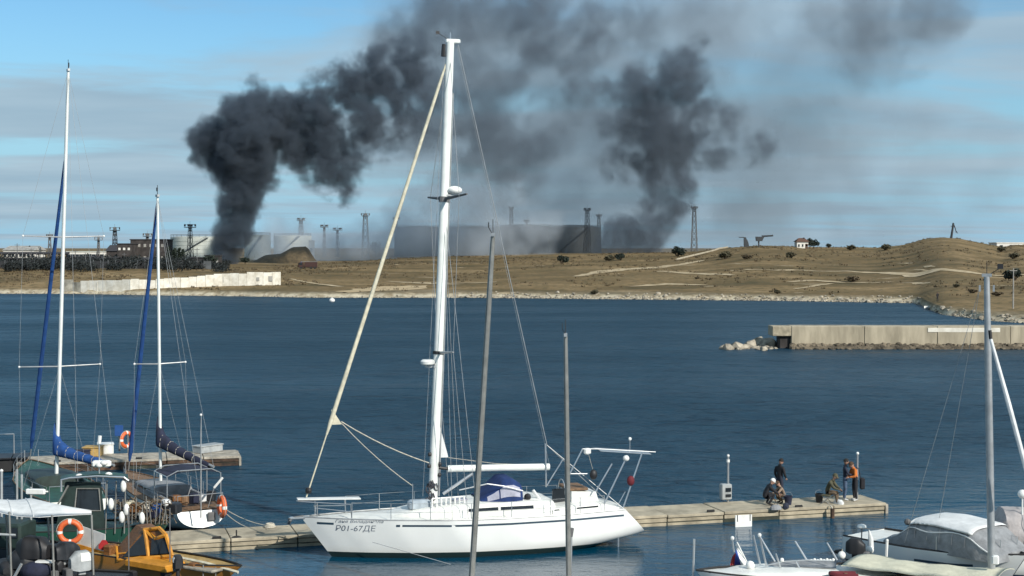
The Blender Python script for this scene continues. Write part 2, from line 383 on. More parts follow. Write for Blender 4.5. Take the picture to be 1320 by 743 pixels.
zr_ = N(nt, 'ShaderNodeMapRange'); nt.links.new(sp.outputs[2], zr_.inputs[0]); zr_.inputs[1].default_value = 0.55; zr_.inputs[2].default_value = 1.25; zr_.inputs[3].default_value = 1.0; zr_.inputs[4].default_value = 0.0
bc = ramp(n3.outputs[0], [(0.35, (0.25, 0.20, 0.13)), (0.6, (0.52, 0.46, 0.34))])
m4 = mixc(zr_.outputs[0], m3.outputs[2], bc.outputs[0])
nt.links.new(m4.outputs[2], b.inputs['Base Color'])
bp = N(nt, 'ShaderNodeBump', Strength=0.6, Distance=0.45); nt.links.new(n3.outputs[0], bp.inputs['Height']); nt.links.new(bp.outputs[0], b.inputs['Normal'])
struct(mb.build('ground', 'land', smooth='all'), 'dry brown grassy land across the bay')

# seabed-dark water sheet out past everything
m = bpy.data.materials.new('bay_water'); m.use_nodes = True; nt = m.node_tree; MATS['water'] = m
b = nt.nodes['Principled BSDF']; b.inputs['Base Color'].default_value = (0.001, 0.042, 0.080, 1); b.inputs['Roughness'].default_value = 0.12; b.inputs['IOR'].default_value = 1.33
t = N(nt, 'ShaderNodeTexCoord')
w1 = N(nt, 'ShaderNodeTexNoise', Scale=1.0, Detail=5.0, Roughness=0.6); nt.links.new(stretched((0.55, 1.5, 1)).outputs[0], w1.inputs['Vector'])
w2 = N(nt, 'ShaderNodeTexNoise', Scale=1.0, Detail=3.0, Roughness=0.5, Distortion=0.4); nt.links.new(stretched((0.10, 0.24, 1), (4, 4, 0)).outputs[0], w2.inputs['Vector'])
w3 = N(nt, 'ShaderNodeTexNoise', Scale=1.0, Detail=4.0); nt.links.new(stretched((0.011, 0.035, 1), (1, 8, 0)).outputs[0], w3.inputs['Vector'])
w4 = N(nt, 'ShaderNodeMapRange'); nt.links.new(w3.outputs[0], w4.inputs[0]); w4.inputs[1].default_value = 0.35; w4.inputs[2].default_value = 0.65; w4.inputs[3].default_value = 0.72; w4.inputs[4].default_value = 1.06
sc_ = N(nt, 'ShaderNodeSeparateXYZ'); nt.links.new(t.outputs['Object'], sc_.inputs[0])
cal = N(nt, 'ShaderNodeVectorMath', operation='DOT_PRODUCT'); nt.links.new(t.outputs['Object'], cal.inputs[0]); cal.inputs[1].default_value = (-0.281, 0.960, 0)   # metres past the line of the pier: the basin in its lee is calmer
def lee(a_, b__):
    rg = N(nt, 'ShaderNodeMapRange', interpolation_type='SMOOTHSTEP'); nt.links.new(cal.outputs['Value'], rg.inputs[0]); rg.inputs[1].default_value = 53.0; rg.inputs[2].default_value = 68.0; rg.inputs[3].default_value = a_; rg.inputs[4].default_value = b__; return rg
def mul(x_, y_):
    q = N(nt, 'ShaderNodeMath', operation='MULTIPLY'); nt.links.new(x_, q.inputs[0]); nt.links.new(y_, q.inputs[1]); return q
ca = mul(w1.outputs[0], w4.outputs[0]); ca = mul(ca.outputs[0], lee(0.034, 1.0).outputs[0]); cb_ = mul(w2.outputs[0], lee(0.015, 1.0).outputs[0])
b1 = N(nt, 'ShaderNodeBump', Strength=1.0, Distance=1.5); nt.links.new(ca.outputs[0], b1.inputs['Height'])
b2 = N(nt, 'ShaderNodeBump', Strength=1.0, Distance=2.8); nt.links.new(cb_.outputs[0], b2.inputs['Height']); nt.links.new(b1.outputs[0], b2.inputs['Normal']); nt.links.new(b2.outputs[0], b.inputs['Normal'])
wr_ = mul(w4.outputs[0], lee(0.05, 0.46).outputs[0]); nt.links.new(wr_.outputs[0], b.inputs['Roughness'])
mb = MB(); mb.add([(-9000, -40, 0), (9000, -40, 0), (9000, 9000, 0), (-9000, 9000, 0)], [(0, 1, 2, 3)])
struct(mb.build('water', 'water'), 'rippled dark blue water of the bay')

# tracks and bare patches worn into the grass
def drape(name, pts, w, m_, label, lift=0.10):
    ps = [T(x, y) for x, y in pts]; out = []
    for a, c in zip(ps, ps[1:]):
        k = max(2, int((c - a).length / 2.5)); out += [a.lerp(c, i / k) for i in range(k)]
    out.append(ps[-1]); mb = MB(); n = len(out); nw = 4
    for i, p in enumerate(out):
        d = (out[min(i + 1, n - 1)] - out[max(0, i - 1)]); d.z = 0; d.normalize(); s = Vector((d.y, -d.x, 0))
        t_ = i / (n - 1) * (len(w) - 1); k = min(int(t_), len(w) - 2); ww = w[k] + (w[k + 1] - w[k]) * (t_ - k); ww *= 0.8 + 0.4 * noise.noise((p.x / 5, p.y / 5, 0))
        for j in range(nw + 1):
            q = p + s * ww * (j / nw - 0.5); mb.v.append(Vector((q.x, q.y, TZ(q.x, q.y) + lift)))
    for i in range(n - 1):
        for j in range(nw):
            a = i * (nw + 1) + j; mb.f.append((a, a + nw + 1, a + nw + 2, a + 1))
    return struct(mb.build(name, m_, smooth='all'), label)
mat('dirt', (0.56, 0.45, 0.29), 0.95, col2=(0.26, 0.19, 0.095), scale=0.35)
mat('sand', (0.50, 0.38, 0.22), 0.95, col2=(0.36, 0.27, 0.15), scale=0.2)
drape('dirt_track', [(742, 357), (775, 351), (810, 347), (850, 345), (880, 341), (905, 336)], [3, 6, 9, 5, 3], 'dirt', 'pale dirt track bending up the slope')
drape('dirt_track', [(850, 350), (880, 352), (915, 354), (945, 355)], [4, 6, 4, 2], 'dirt', 'short pale track branching off on the slope')
drape('dirt_track', [(1040, 349), (1090, 350), (1140, 352), (1200, 351), (1260, 353), (1330, 355)], [3, 5, 6, 8, 5, 5], 'dirt', 'long pale track below the right hill')
drape('dirt_track', [(960, 348), (1000, 349), (1040, 349)], [2, 3, 3], 'dirt', 'faint track in the middle of the slope')
drape('dirt_track', [(1018, 364), (1050, 362), (1090, 365), (1150, 364)], [2, 5, 2, 4], 'dirt', 'worn streak low on the slope')
drape('dirt_track', [(1025, 373), (1050, 369), (1072, 366)], [1.5, 2.5, 2], 'dirt', 'thin footpath slanting to the shore')
drape('dirt_track', [(810, 370), (860, 367), (910, 368)], [1.5, 5, 2], 'dirt', 'pale streak near the rocky shore')
drape('dirt_track', [(500, 363), (560, 366), (640, 364)], [3, 7, 2], 'dirt', 'sandy streak behind the beach')
drape('dirt_track', [(375, 360), (405, 366), (440, 370)], [1.5, 2.5, 3], 'dirt', 'track leading off the end of the white wall')
drape('sand_patch', [(440, 377), (475, 375), (510, 372), (540, 369)], [5, 14, 16, 6], 'sand', 'bare sandy patch above the beach')
rr = random.Random(21)
for k in range(26):
    x = rr.uniform(420, 1300); y = rr.uniform(338, 380 if x < 1150 else 372); l = rr.uniform(12, 45)
    drape('worn_streak', [(x, y), (x + l / 2, y + rr.uniform(-.6, .6)), (x + l, y + rr.uniform(-1, 1))], [0.5, rr.uniform(1.2, 3), 0.5], 'dirt' if k % 3 else 'sand', None, 0.06)

# shore stones: thousands of small ones, one mass
mb = MB(); rr = random.Random(5)
for k in range(2600):
    x = rr.uniform(-60, 1440); dens = (1.0 if x < 1190 else .5) if 600 < x else 0.3
    if rr.random() > dens: continue
    Ys = CAM_H * F / (interp(x, SX, SY) - YH); Y = Ys + abs(rr.gauss(0, 1)) * (2.2 if x > 560 else 1.0) - 0.6; u = (x - 660) / F
    r = rr.uniform(0.12, 0.40) * (1.0 if x > 560 else 0.7) * (.8 if x > 1190 else 1)
    if rr.random() < 0.06: r *= 1.9
    mb.rock((u * Y, Y, max(0.0, TZ(u * Y, Y)) + r * 0.2), r, rnd=rr)
struct(mb.build('shore_stones', 'stone'), 'pale stones lining the far shore', 'stuff')

# ------------------------------------------------------------------ foliage
def leafmat(name, a, b_):
    return mat(name, a, 0.8, col2=b_, scale=0.9)
leafmat('scrub', (0.10, 0.085, 0.045), (0.045, 0.042, 0.022)); leafmat('evergreen', (0.022, 0.036, 0.022), (0.009, 0.016, 0.012))
leafmat('dry_scrub', (0.13, 0.095, 0.05), (0.06, 0.045, 0.025)); mat('bark', (0.10, 0.075, 0.05), 0.9)
def leaves(mb, c, rad, n, s, rnd, shell=0.35):
    for k in range(n):
        while True:
            d = Vector((rnd.uniform(-1, 1), rnd.uniform(-1, 1), rnd.uniform(-1, 1)))
            if shell < d.length < 1: break
        d *= 0.82 + 0.36 * noise.noise(d * 2.3 + Vector(c))
        p = Vector((c[0] + d.x * rad[0], c[1] + d.y * rad[1], c[2] + d.z * rad[2]))
        a = Vector((rnd.gauss(0, 1), rnd.gauss(0, 1), rnd.gauss(0, 1))).normalized(); q = a.orthogonal().normalized(); w = a.cross(q)
        l = s * rnd.uniform(.6, 1.4); mb.add([p - q * l, p + w * l * .45, p + q * l, p - w * l * .45], [(0, 1, 2, 3)])
    return mb
def shrub(label, mt, rnd, rx=1, rz=1, n=420, s=0.2):
    t_ = thing('shrub', label, 'shrub', group='shrubs on the far slope')
    q = MB()
    for k in range(6):
        a = k * 1.05 + rnd.uniform(-.3, .3); q.tube([(0, 0, -0.25), (math.cos(a) * .25 * rx, math.sin(a) * .25 * rx, .45 * rz), (math.cos(a) * .6 * rx, math.sin(a) * .6 * rx, 1.0 * rz)], [.07, .05, .02], 5)
    q.build('trunk', 'bark', t_, local=True)
    q = MB()
    for k in range(5):
        a = rnd.uniform(0, 6.28); d = rnd.uniform(.1, .55) * rx; leaves(q, (math.cos(a) * d, math.sin(a) * d, rz * rnd.uniform(.55, .95)), (rx * .6, rx * .6, rz * .55), n // 5, s, rnd, 0.2)
    q.build('crown', mt, t_, local=True); return t_
rr = random.Random(3)
P_sh = [shrub('x', 'scrub', rr), shrub('x', 'dry_scrub', rr, 1.3, .8), shrub('x', 'evergreen', rr, 1.1, 1.1)]
SH = [(1099, 364, 11, 1, 'broad dark shrub in the middle of the slope'), (1308, 362, 13, 2, 'large dark shrub beside the thin pole'), (1020, 333, 9, 0, 'dark shrub on the slope under the white house'),
      (935, 334, 11, 0, 'dark shrub at the foot of the mound'), (962, 334, 8, 1, 'brown shrub left on the mound flank'), (767, 380, 7, 0, 'shrub at the rocky shore under the tanks'), (785, 337, 9, 0, 'dark shrub below the second smoke column'),
      (800, 336, 8, 2, 'round dark shrub right below the burning spot'), (724, 340, 9, 2, 'dark shrub below the double tank'), (1096, 323, 8, 0, 'bushy shrub on the skyline right of the house'), (1141, 323, 9, 0, 'bushy shrub on the skyline by the hill foot'),
      (1290, 325, 8, 0, 'shrub right of the big hill'), (1002, 379, 6, 0, 'shrub by the pale boulders of the shore'), (1306, 334, 9, 0, 'dark scrub bush on the far right slope'), (1068, 320, 5, 2, 'small dark shrub beside the house'),
      (1255, 378, 7, 1, 'brown shrub on the low point'), (1285, 382, 8, 1, 'dry bush on the low point behind the breakwater'), (1232, 371, 6, 0, 'shrub near the small figure on the point'), (873, 331, 11, 2, 'round dark bush on the skyline by the lattice tower'), (898, 360, 4, 1, 'small brown tuft on the open slope')]
for i, (x, y, wpx, k, lb) in enumerate(SH):
    p = T(x, y); s = wpx * p.y / F / 1.15
    dup(P_sh[k], p, rr.uniform(0, 6), lb, (s * 1.1, s * 1.1, s * (0.75 if k < 2 else 0.95)))
for r in P_sh:
    for ch in list(r.children): bpy.data.objects.remove(ch)
    bpy.data.objects.remove(r)
# scattered tufts too small to tell apart
mb = MB(); rr = random.Random(8)
for k in range(7500):
    x = rr.uniform(-40, 1400); Yr = interp(x, RX, RD); Ys = CAM_H * F / (interp(x, SX, SY) - YH); Y = Ys + 6 + (Yr + 30 - Ys) * rr.random() ** 0.8; X = (x - 660) / F * Y
    if noise.noise((X / 18, Y / 30, 4.4)) < (0.02 if not (490 < x < 860 and Y > Yr - 90) else -.25): continue
    z = TZ(X, Y); r = rr.uniform(.2, .6)
    for q in range(7):
        a = rr.uniform(0, 6.28); d = Vector((math.cos(a) * .5, math.sin(a) * .5, 1.0)) * r; s_ = Vector((-math.sin(a), math.cos(a), 0)) * r * .35
        o = Vector((X + rr.uniform(-r, r), Y + rr.uniform(-r, r), z - .05)); mb.add([o - s_, o + s_, o + d * rr.uniform(.6, 1.2)], [(0, 1, 2)])
struct(mb.build('grass_tufts', 'dry_scrub'), 'dry tufts dotted over the slope', 'stuff')
# dark wood behind the white wall, read as one mass
mb = MB(); rr = random.Random(11)
for k in range(340):
    x = -60 + 350 * k / 340 + rr.uniform(-3, 3); Y = rr.uniform(415, 520); X = (x - 660) / F * Y; h = rr.uniform(1.4, 3.6) * (1.0 if x < 250 else .6)
    leaves(mb, (X, Y, TZ(X, Y) + h * .5), (rr.uniform(2, 3.4), 2.4, h * .62), 110, .36, rr, .2)
leafmat('dark_belt', (0.016, 0.022, 0.02), (0.006, 0.009, 0.010))
struct(mb.build('treeline', 'dark_belt'), 'dark belt of low trees behind the white wall', 'stuff')
def poplar(x, yb, yt, Y, label, w=2.0):
    z0 = TZ((x - 660) / F * Y, Y); top = P(x, yt, Y); t_ = thing('poplar_tree', label, 'tree', (top.x, Y, z0), group='poplars beside the plant')
    h = top.z - z0; MB().tube([(0, 0, -.3), (0.05, 0, h * .5), (0, 0, h * .93)], [.22, .15, .04], 6).build('trunk', 'bark', t_, local=True)
    q = MB()
    for k in range(6):
        f = k / 5; leaves(q, (rr.uniform(-.15, .15), 0, h * (.2 + .68 * f)), (w * (.32 + .2 * math.sin(f * 3.0)) * .8, w * .42, h * .13), 60, .4, rr, .1)
    q.build('crown', 'evergreen', t_, local=True)
for x, yt, lb in ((217, 317, 'tallest dark poplar next to the second mast'), (223, 322, 'slim poplar second in the row'), (226, 319, 'narrow poplar in the middle of the row'), (231, 319, 'pointed poplar near the pale tank'), (236, 321, 'last poplar of the row, beside the pale tank')):
    poplar(x, 340, yt, 520, lb)
def roundtree(x, yt, Y, w, label, h=None):
    top = P(x, yt, Y); z0 = TZ(top.x, Y); h = top.z - z0; t_ = thing('leafy_tree', label, 'tree', (top.x, Y, z0))
    q = MB(); q.tube([(0, 0, -.3), (.05, 0, h * .35), (0, .1, h * .7)], [.22, .16, .06], 6)
    for k in range(4): a = k * 1.6; q.tube([(0, 0, h * .3), (math.cos(a) * w * .3, math.sin(a) * w * .3, h * .65)], [.1, .03], 5)
    q.build('trunk', 'bark', t_, local=True); q = MB()
    for k in range(7):
        a = rr.uniform(0, 6.3); d = w * rr.uniform(.05, .3); leaves(q, (math.cos(a) * d, math.sin(a) * d, h * rr.uniform(.45, .78)), (w * .34, w * .34, h * .27), 90, .32, rr, .2)
    q.build('crown', 'evergreen', t_, local=True)
roundtree(1049, 308, 600, 4.6, 'dark leafy tree against the white house'); roundtree(1044, 307, 606, 3.2, 'tree crown right behind the house roof')
roundtree(272, 328, 470, 6, 'dark tree left of the black smoke column'); roundtree(316, 331, 520, 5, 'dark tree right of the black smoke column')
roundtree(484, 306, 690, 8, 'bushy tree showing above the ground smoke')

# ------------------------------------------------------------------ the oil depot
mat('tank_grey', (0.12, 0.13, 0.13), 0.6, var=0.15, scale=0.25); mat('tank_pale', (0.52, 0.55, 0.50), 0.6, var=0.08, scale=0.25); mat('tank_dark', (0.075, 0.085, 0.085), 0.7, var=0.2, scale=0.2)
mat('lattice', (0.13, 0.13, 0.13), 0.7); mat('dark_brick_shade', (0.055, 0.048, 0.045), 0.9, var=0.3, scale=0.5); mat('roof_dark', (0.04, 0.04, 0.045), 0.9)
mat('plaster', (0.74, 0.72, 0.66), 0.9, var=0.08, scale=0.6); mat('plaster_grey', (0.36, 0.35, 0.32), 0.9, var=0.2, scale=0.5); mat('roof_brown', (0.13, 0.07, 0.05), 0.9, var=0.2)
def tank(x0, x1, ytop, ybase, Y, m_, label, dome=0.05):
    a, b_ = P(x0, ytop, Y), P(x1, ytop, Y); r = (b_.x - a.x) / 2; cx = (a.x + b_.x) / 2; z1 = a.z; z0 = min(P(cx, ybase, Y).z if False else TZ(cx, Y) - .5, z1 - 4)
    t_ = thing('storage_tank', label, 'tank', (cx, Y + r, z0), group='oil storage tanks'); h = z1 - z0
    MB().lathe([(r, 0), (r, h)], n=56).build('shell', m_, t_, local=True, smooth=True)
    rf = MB().lathe([(r - .01, h + .01), (r * .8, h + r * dome * .5), (r * .45, h + r * dome * .88), (.05, h + r * dome)], n=56).build('roof', m_, t_, local=True, smooth=True)
    for k in range(1, 6):
        MB().lathe([(r + .02, h * k / 6 - .06), (r + .09, h * k / 6 - .06), (r + .09, h * k / 6 + .06), (r + .02, h * k / 6 + .06)], n=56, cap=False).build('girth_ring', m_, t_, local=True, smooth=True)
    q = MB(); 
    for k in range(28):
        t0 = 2 * math.pi * k / 28; q.tube([(math.cos(t0) * (r - .1), math.sin(t0) * (r - .1), h), (math.cos(t0) * (r - .1), math.sin(t0) * (r - .1), h + 1.1)], .05, 4)
    for z in (.55, 1.1): q.tube([(math.cos(2 * math.pi * k / 56) * (r - .1), math.sin(2 * math.pi * k / 56) * (r - .1), h + z) for k in range(57)], .05, 4, False)
    q.build('guard_rail', 'lattice', t_, local=True)
    q = MB()
    for k in range(26):
        t0 = -2.4 + 1.3 * k / 25; q.box((math.cos(t0) * (r + .55), math.sin(t0) * (r + .55), h * (k + .5) / 26), (.9, 1.0, .12), t0)
    q.tube([(math.cos(-2.4 + 1.3 * k / 25) * (r + 1), math.sin(-2.4 + 1.3 * k / 25) * (r + 1), h * (k + .5) / 26 + 1) for k in range(26)], .05, 4)
    q.build('spiral_stair', 'lattice', t_, local=True)
    return t_
tank(708, 777, 293, 326, 720, 'tank_grey', 'rightmost big grey oil tank of the joined pair', .10)
tank(634, 712, 292, 326, 740, 'tank_grey', 'wide grey oil tank left of the rightmost one', .08)
tank(574, 634, 293, 326, 735, 'tank_dark', 'dark oil tank just right of the white main mast', .07)
tank(506, 568, 293, 326, 745, 'tank_dark', 'oil tank veiled in smoke left of the main mast', .06)
tank(212, 286, 306, 334, 600, 'tank_pale', 'pale oil tank left of the black smoke column', .05)
tank(312, 346, 303, 335, 640, 'tank_pale', 'pale oil tank right of the black smoke column', .05)
tank(349, 398, 304, 335, 690, 'tank_pale', 'whitish tank behind the ground smoke', .05)

def mast_tower(x, yt, Y, label, w=2.2, head=2.6, plain=False, lamps=True):
    top = P(x, yt, Y); z0 = TZ(top.x, Y) - .4; h = top.z - z0
    t_ = thing('floodlight_tower', label, 'tower', (top.x, Y, z0), rz=x * .37, group='floodlight towers')
    q = MB(); c4 = ((-1, -1), (1, -1), (1, 1), (-1, 1)); W = lambda z: w * (.5 - .28 * z / h)
    for sx, sy in c4: q.tube([(sx * W(0), sy * W(0), 0), (sx * W(h), sy * W(h), h)], .13, 4)
    q.build('lattice_legs', 'lattice', t_, local=True)
    q = MB(); n = max(4, int(h / 2.6))
    for k in range(n):
        za, zb = h * k / n, h * (k + 1) / n
        for (ax, ay), (bx, by) in zip(c4, c4[1:] + c4[:1]):
            q.tube([(ax * W(za), ay * W(za), za), (bx * W(zb), by * W(zb), zb)], .07, 4); q.tube([(bx * W(za), by * W(za), za), (ax * W(zb), ay * W(zb), zb)], .07, 4); q.tube([(ax * W(zb), ay * W(zb), zb), (bx * W(zb), by * W(zb), zb)], .06, 4)
    q.build('bracing', 'lattice', t_, local=True)
    if lamps:
        q = MB(); q.box((0, 0, h * .97), (head, head, .25)); 
        for sx, sy in c4: q.tube([(sx * head * .5, sy * head * .5, h * .97), (sx * head * .5, sy * head * .5, h * .97 + 1.1)], .06, 4)
        q.tube([(sx * head * .5, sy * head * .5, h * .97 + 1.1) for sx, sy in c4 + c4[:1]], .06, 4)
        q.build('platform', 'lattice', t_, local=True)
        for k in range(4):
            a = k * math.pi / 2 + .4; MB().box((math.cos(a) * head * .62, math.sin(a) * head * .62, h * .97 + .8), (.35, .9, .9), a).build('floodlight', 'lattice', t_, local=True)
    q = MB(); q.tube([(0, 0, h * .9), (0, 0, h + 2)], .06, 4); q.build('lightning_rod', 'lattice', t_, local=True)
    return t_
for x, yt, Y, lb, w, hd in ((148, 296, 560, 'floodlight tower rising over the dark plant building', 2.0, 2.8), (190, 304, 600, 'short floodlight tower on the plant roofline', 1.6, 2.6), (245, 292, 570, 'floodlight tower standing before the pale tank', 2.0, 3.2), (388, 283, 700, 'floodlight tower right of the whitish tank', 2.6, 2.8), (418, 292, 720, 'slender floodlight tower in the gap above the ground smoke', 1.4, 2.8), (435, 296, 740, 'low twin lamp tower above the ground smoke', 1.4, 3.4),
                            (471, 277, 680, 'thick tower tallest of those left of the furled genoa', 3.4, 3.0), (511, 282, 760, 'floodlight tower just right of the furled genoa', 1.6, 2.8), (659, 268, 780, 'hazy tower behind the wide grey tank', 2.4, 2.0), (679, 285, 800, 'small lamp tower peeping over the wide tank', 1.6, 2.4), (757, 270, 700, 'tower standing before the rightmost tank', 2.8, 2.4), (772, 278, 790, 'second tower behind the rightmost tank edge', 2.4, 2.2), (895, 268, 680, 'lone lattice tower on the skyline right of the smoke', 2.8, 2.2), (127, 309, 620, 'small lamp tower left of the plant', 1.2, 2.4), (64, 305, 640, 'thin dark tower beside the blue furled jib', 1.6, 2.0)):
    mast_tower(x, yt, Y, lb, w, hd)

def building(name, x0, x1, yt, Y, dep, m_, rm, label, roof='flat', nwin=0, wm='plaster', rows=1, cat='building', wsz=(1.2, 1.5), door=False):
    a, b_ = P(x0, yt, Y), P(x1, yt, Y); cx = (a.x + b_.x) / 2; z0 = TZ(cx, Y) - .6; h = a.z - z0; W = b_.x - a.x
    t_ = thing(name, label, cat, (cx, Y, z0))
    hw = h if roof == 'flat' else h * .68
    MB().box((0, dep / 2, hw / 2), (W, dep, hw)).build('wall', m_, t_, local=True)
    if roof == 'flat':
        MB().box((0, dep / 2, hw + .16), (W + .5, dep + .5, .3)).build('roof', rm, t_, local=True)
    else:
        o = .5; q = MB(); q.add([(-W / 2 - o, -o, hw), (W / 2 + o, -o, hw), (W / 2 + o, dep + o, hw), (-W / 2 - o, dep + o, hw), (-W / 2 + (0 if roof == 'gable' else W * .25), dep / 2, h), (W / 2 - (0 if roof == 'gable' else W * .25), dep / 2, h)], [(0, 1, 5, 4), (1, 2, 5), (2, 3, 4, 5), (3, 0, 4), (3, 2, 1, 0)])
        rf = q.build('roof', rm, t_, local=True); MB().box((W * .2, dep * .4, h * .93), (.5, .5, 1.0)).build('chimney', 'dark_brick_shade', rf, local=True)
    for r_ in range(rows):
        for k in range(nwin):
            x = -W / 2 + W * (k + .5) / nwin; z = hw * (r_ + .55) / rows
            wi = MB().box((x, -.03, z), (wsz[0], .1, wsz[1])).build('window', wm, t_, local=True)
            MB().box((x, -.1, z - wsz[1] / 2 - .08), (wsz[0] + .2, .18, .1)).build('sill', 'plaster_grey', wi, local=True)
    if door: MB().box((W * .34, -.03, 1.4), (1.0, .1, 2.0)).build('door', 'roof_brown', t_, local=True)
    return t_
building('plant_building', 168, 213, 309.5, 540, 12, 'dark_brick_shade', 'roof_dark', 'tall dark plant building behind the second mast', nwin=6, rows=2, wm='plaster_grey', wsz=(.9, 1.0))
building('plant_building', 151, 169, 315, 530, 10, 'dark_brick_shade', 'roof_dark', 'lower dark wing of the plant with pale windows', nwin=3, rows=2, wm='plaster', wsz=(.8, .8))
building('plant_building', 137, 152, 316, 545, 10, 'dark_brick_shade', 'roof_dark', 'dark gabled shed at the end of the plant', roof='gable', nwin=2, wm='plaster_grey', wsz=(.8, .9))
building('warehouse', 4, 44, 317, 640, 16, 'plaster', 'plaster_grey', 'long white warehouse with low pitched roof', roof='gable', nwin=8, wm='dark_glass')
building('warehouse', 86, 134, 325, 620, 10, 'plaster', 'tank_pale', 'low pale shed between first mast and plant', nwin=9, wm='dark_glass', wsz=(1.6, 1.4))
building('low_building', 1285, 1345, 313.5, 700, 12, 'plaster', 'plaster', 'low white building on the skyline at the right edge', nwin=5, wm='dark_glass')
building('house', 1027.5, 1042, 307, 600, 5.5, 'plaster', 'roof_brown', 'small white house with brown roof on the slope', roof='hip', nwin=3, wm='dark_glass', wsz=(.6, .9), cat='house', door=True)
building('shed', 398, 404, 311, 660, 4, 'plaster', 'plaster', 'small pale hut in the ground smoke', nwin=1, wm='dark_glass')
building('oil_pump_house', 264, 283, 330, 480, 4, 'dark_brick_shade', 'roof_dark', 'dark low pump house beside the base of the black smoke', nwin=3, wm='plaster_grey', wsz=(.7, .7))
# smoke-covered berm right of the pale tank
a, b_ = P(318, 325, 560), P(402, 325, 560)
t_ = thing('earth_berm', 'dark earth berm half hidden in the ground smoke', 'berm', (0, 0, 0)); mb = MB()
mb.grid(lambda u, v: ((a.x + (b_.x - a.x) * u), 560 + 26 * v, TZ(a.x + (b_.x - a.x) * u, 560) - .5 + math.sin(math.pi * v) ** .7 * interp(u, [0, .2, .45, .62, .85, 1], [.3, 3.2, 4.0, 6.6, 7, 0])), 30, 8)
mb.build('slope', 'dry_scrub', t_, smooth=True)
# pipe rack on trestles
Y = 500; a, b_ = P(-20, 327, Y), P(88, 327, Y); t_ = thing('pipe_rack', 'dark pipe rack on trestle legs before the white warehouse', 'pipe rack', (a.x, Y, TZ(a.x, Y)))
for k in range(3): MB().tube([(a.x, Y + k * .7, a.z + .1 * k), (b_.x, Y + k * .7, b_.z + .1 * k)], .34, 8).build('pipe', 'roof_dark', t_)
for k in range(12):
    x = a.x + (b_.x - a.x) * (k + .5) / 12; q = MB(); z0 = TZ(x, Y) - .5
    q.tube([(x, Y - .3, z0), (x, Y - .3, a.z)], .14, 5).tube([(x, Y + 1.7, z0), (x, Y + 1.7, a.z)], .14, 5).tube([(x, Y - .5, a.z - .35), (x, Y + 1.9, a.z - .35)], .14, 5); q.build('trestle', 'lattice', t_)
# dark boundary fence and sheds of the depot, behind the shore wall
Y = 432; t_ = thing('depot_fence', 'long dark boundary fence of the depot behind the white wall', 'fence', P(130, 350, Y)); rr = random.Random(14); mat('fence_dark', (0.028, 0.03, 0.033), .8, var=.3, scale=.4); mat('fence_grey', (0.10, 0.11, 0.115), .8, var=.25, scale=.4)
x = -60
while x < 268:
    w = 9.5; a, b_ = P(x, 340, Y), P(x + w, 340, Y); zg = TZ((a.x + b_.x) / 2, Y); hh = rr.uniform(2.0, 2.7)
    MB().box(((a.x + b_.x) / 2, Y + rr.uniform(-.1, .1), zg + hh / 2 - .3), (b_.x - a.x - .12, .15, hh)).build('fence_panel', 'fence_dark' if rr.random() < .7 else 'fence_grey', t_)
    MB().box((a.x, Y, zg + .9), (.22, .3, 3.2)).build('fence_post', 'fence_grey', t_); x += w
for k, (x, w, yt, Y, m_, lb) in enumerate(((8, 20, 334, 470, 'fence_dark', 'dark flat shed under the pipe rack'), (42, 14, 333, 480, 'fence_grey', 'grey shed between warehouse and first mast'), (92, 16, 332, 476, 'fence_dark', 'dark shed right of the first mast'), (116, 12, 330, 490, 'fence_grey', 'grey boxy shed left of the plant'), (140, 18, 333, 462, 'fence_dark', 'low dark shed in front of the plant'), (180, 22, 332, 466, 'fence_dark', 'wide dark shed before the tall plant building'), (246, 14, 333, 470, 'fence_dark', 'dark shed below the lone floodlight tower'), (226, 12, 336, 455, 'fence_grey', 'small grey shed under the poplars'))):
    building('depot_shed', x, x + w, yt, Y, 5, m_, 'roof_dark', lb, roof='gable' if k % 2 else 'flat', nwin=2 + k % 2, wm='plaster_grey', wsz=(.7, .6), cat='shed')
for k, (x, yt) in enumerate(((97, 322), (110, 326), (160, 326), (40, 320), (22, 314), (205, 322), (254, 320))):
    a = P(x, yt, 465); z0 = TZ(a.x, 465); t_ = thing('utility_pole', ('thin pole right of the first mast', 'second thin pole beside the sheds', 'thin pole before the plant wing', 'thin pole beside the warehouse end', 'thin pole before the white warehouse', 'thin pole by the second mast', 'thin pole left of the black smoke')[k], 'pole', (a.x, 465, z0)); MB().tube([(0, 0, -.3), (0, 0, a.z - z0)], [.14, .1], 5).build('shaft', 'lattice', t_, local=True); MB().box((0, 0, a.z - z0 - .5), (1.6, .12, .12)).build('crossarm', 'lattice', t_, local=True)
# fire engine on the depot road
p = T(397, 347); t_ = thing('fire_engine', 'dark red fire engine parked at the edge of the ground smoke', 'truck', p, .1); t_.scale = (.85, .85, .8)
mat('engine_red', (0.05, 0.02, 0.016), .5)
MB().box((1.1, 0, 1.75), (4.8, 2.3, 2.0), bev=.12).build('body', 'engine_red', t_, local=True)
cb_ = MB().box((-2.6, 0, 1.6), (2.0, 2.3, 2.1), bev=.2).build('cab', 'engine_red', t_, local=True)
MB().box((-2.7, -1.16, 2.0), (1.2, .06, .8)).build('window', 'dark_glass', cb_, local=True); MB().box((-3.61, 0, 2.05), (.06, 1.9, .8)).build('windscreen', 'dark_glass', cb_, local=True); MB().box((-2.5, 0, 2.75), (.4, 1.2, .2)).build('beacon', 'signblue', cb_, local=True)
MB().box((0, 0, .72), (7.0, 1.6, .3)).build('chassis', 'black', t_, local=True)
for x in (-2.5, 1.2, 2.6):
    for s in (-1, 1): MB().lathe([(.5, -.15), (.52, 0), (.5, .15)], (x, s * 1.05, .52), 14, Matrix.Rotation(R(90), 3, 'X')).build('wheel', 'rubber', t_, local=True)
q = MB(); 
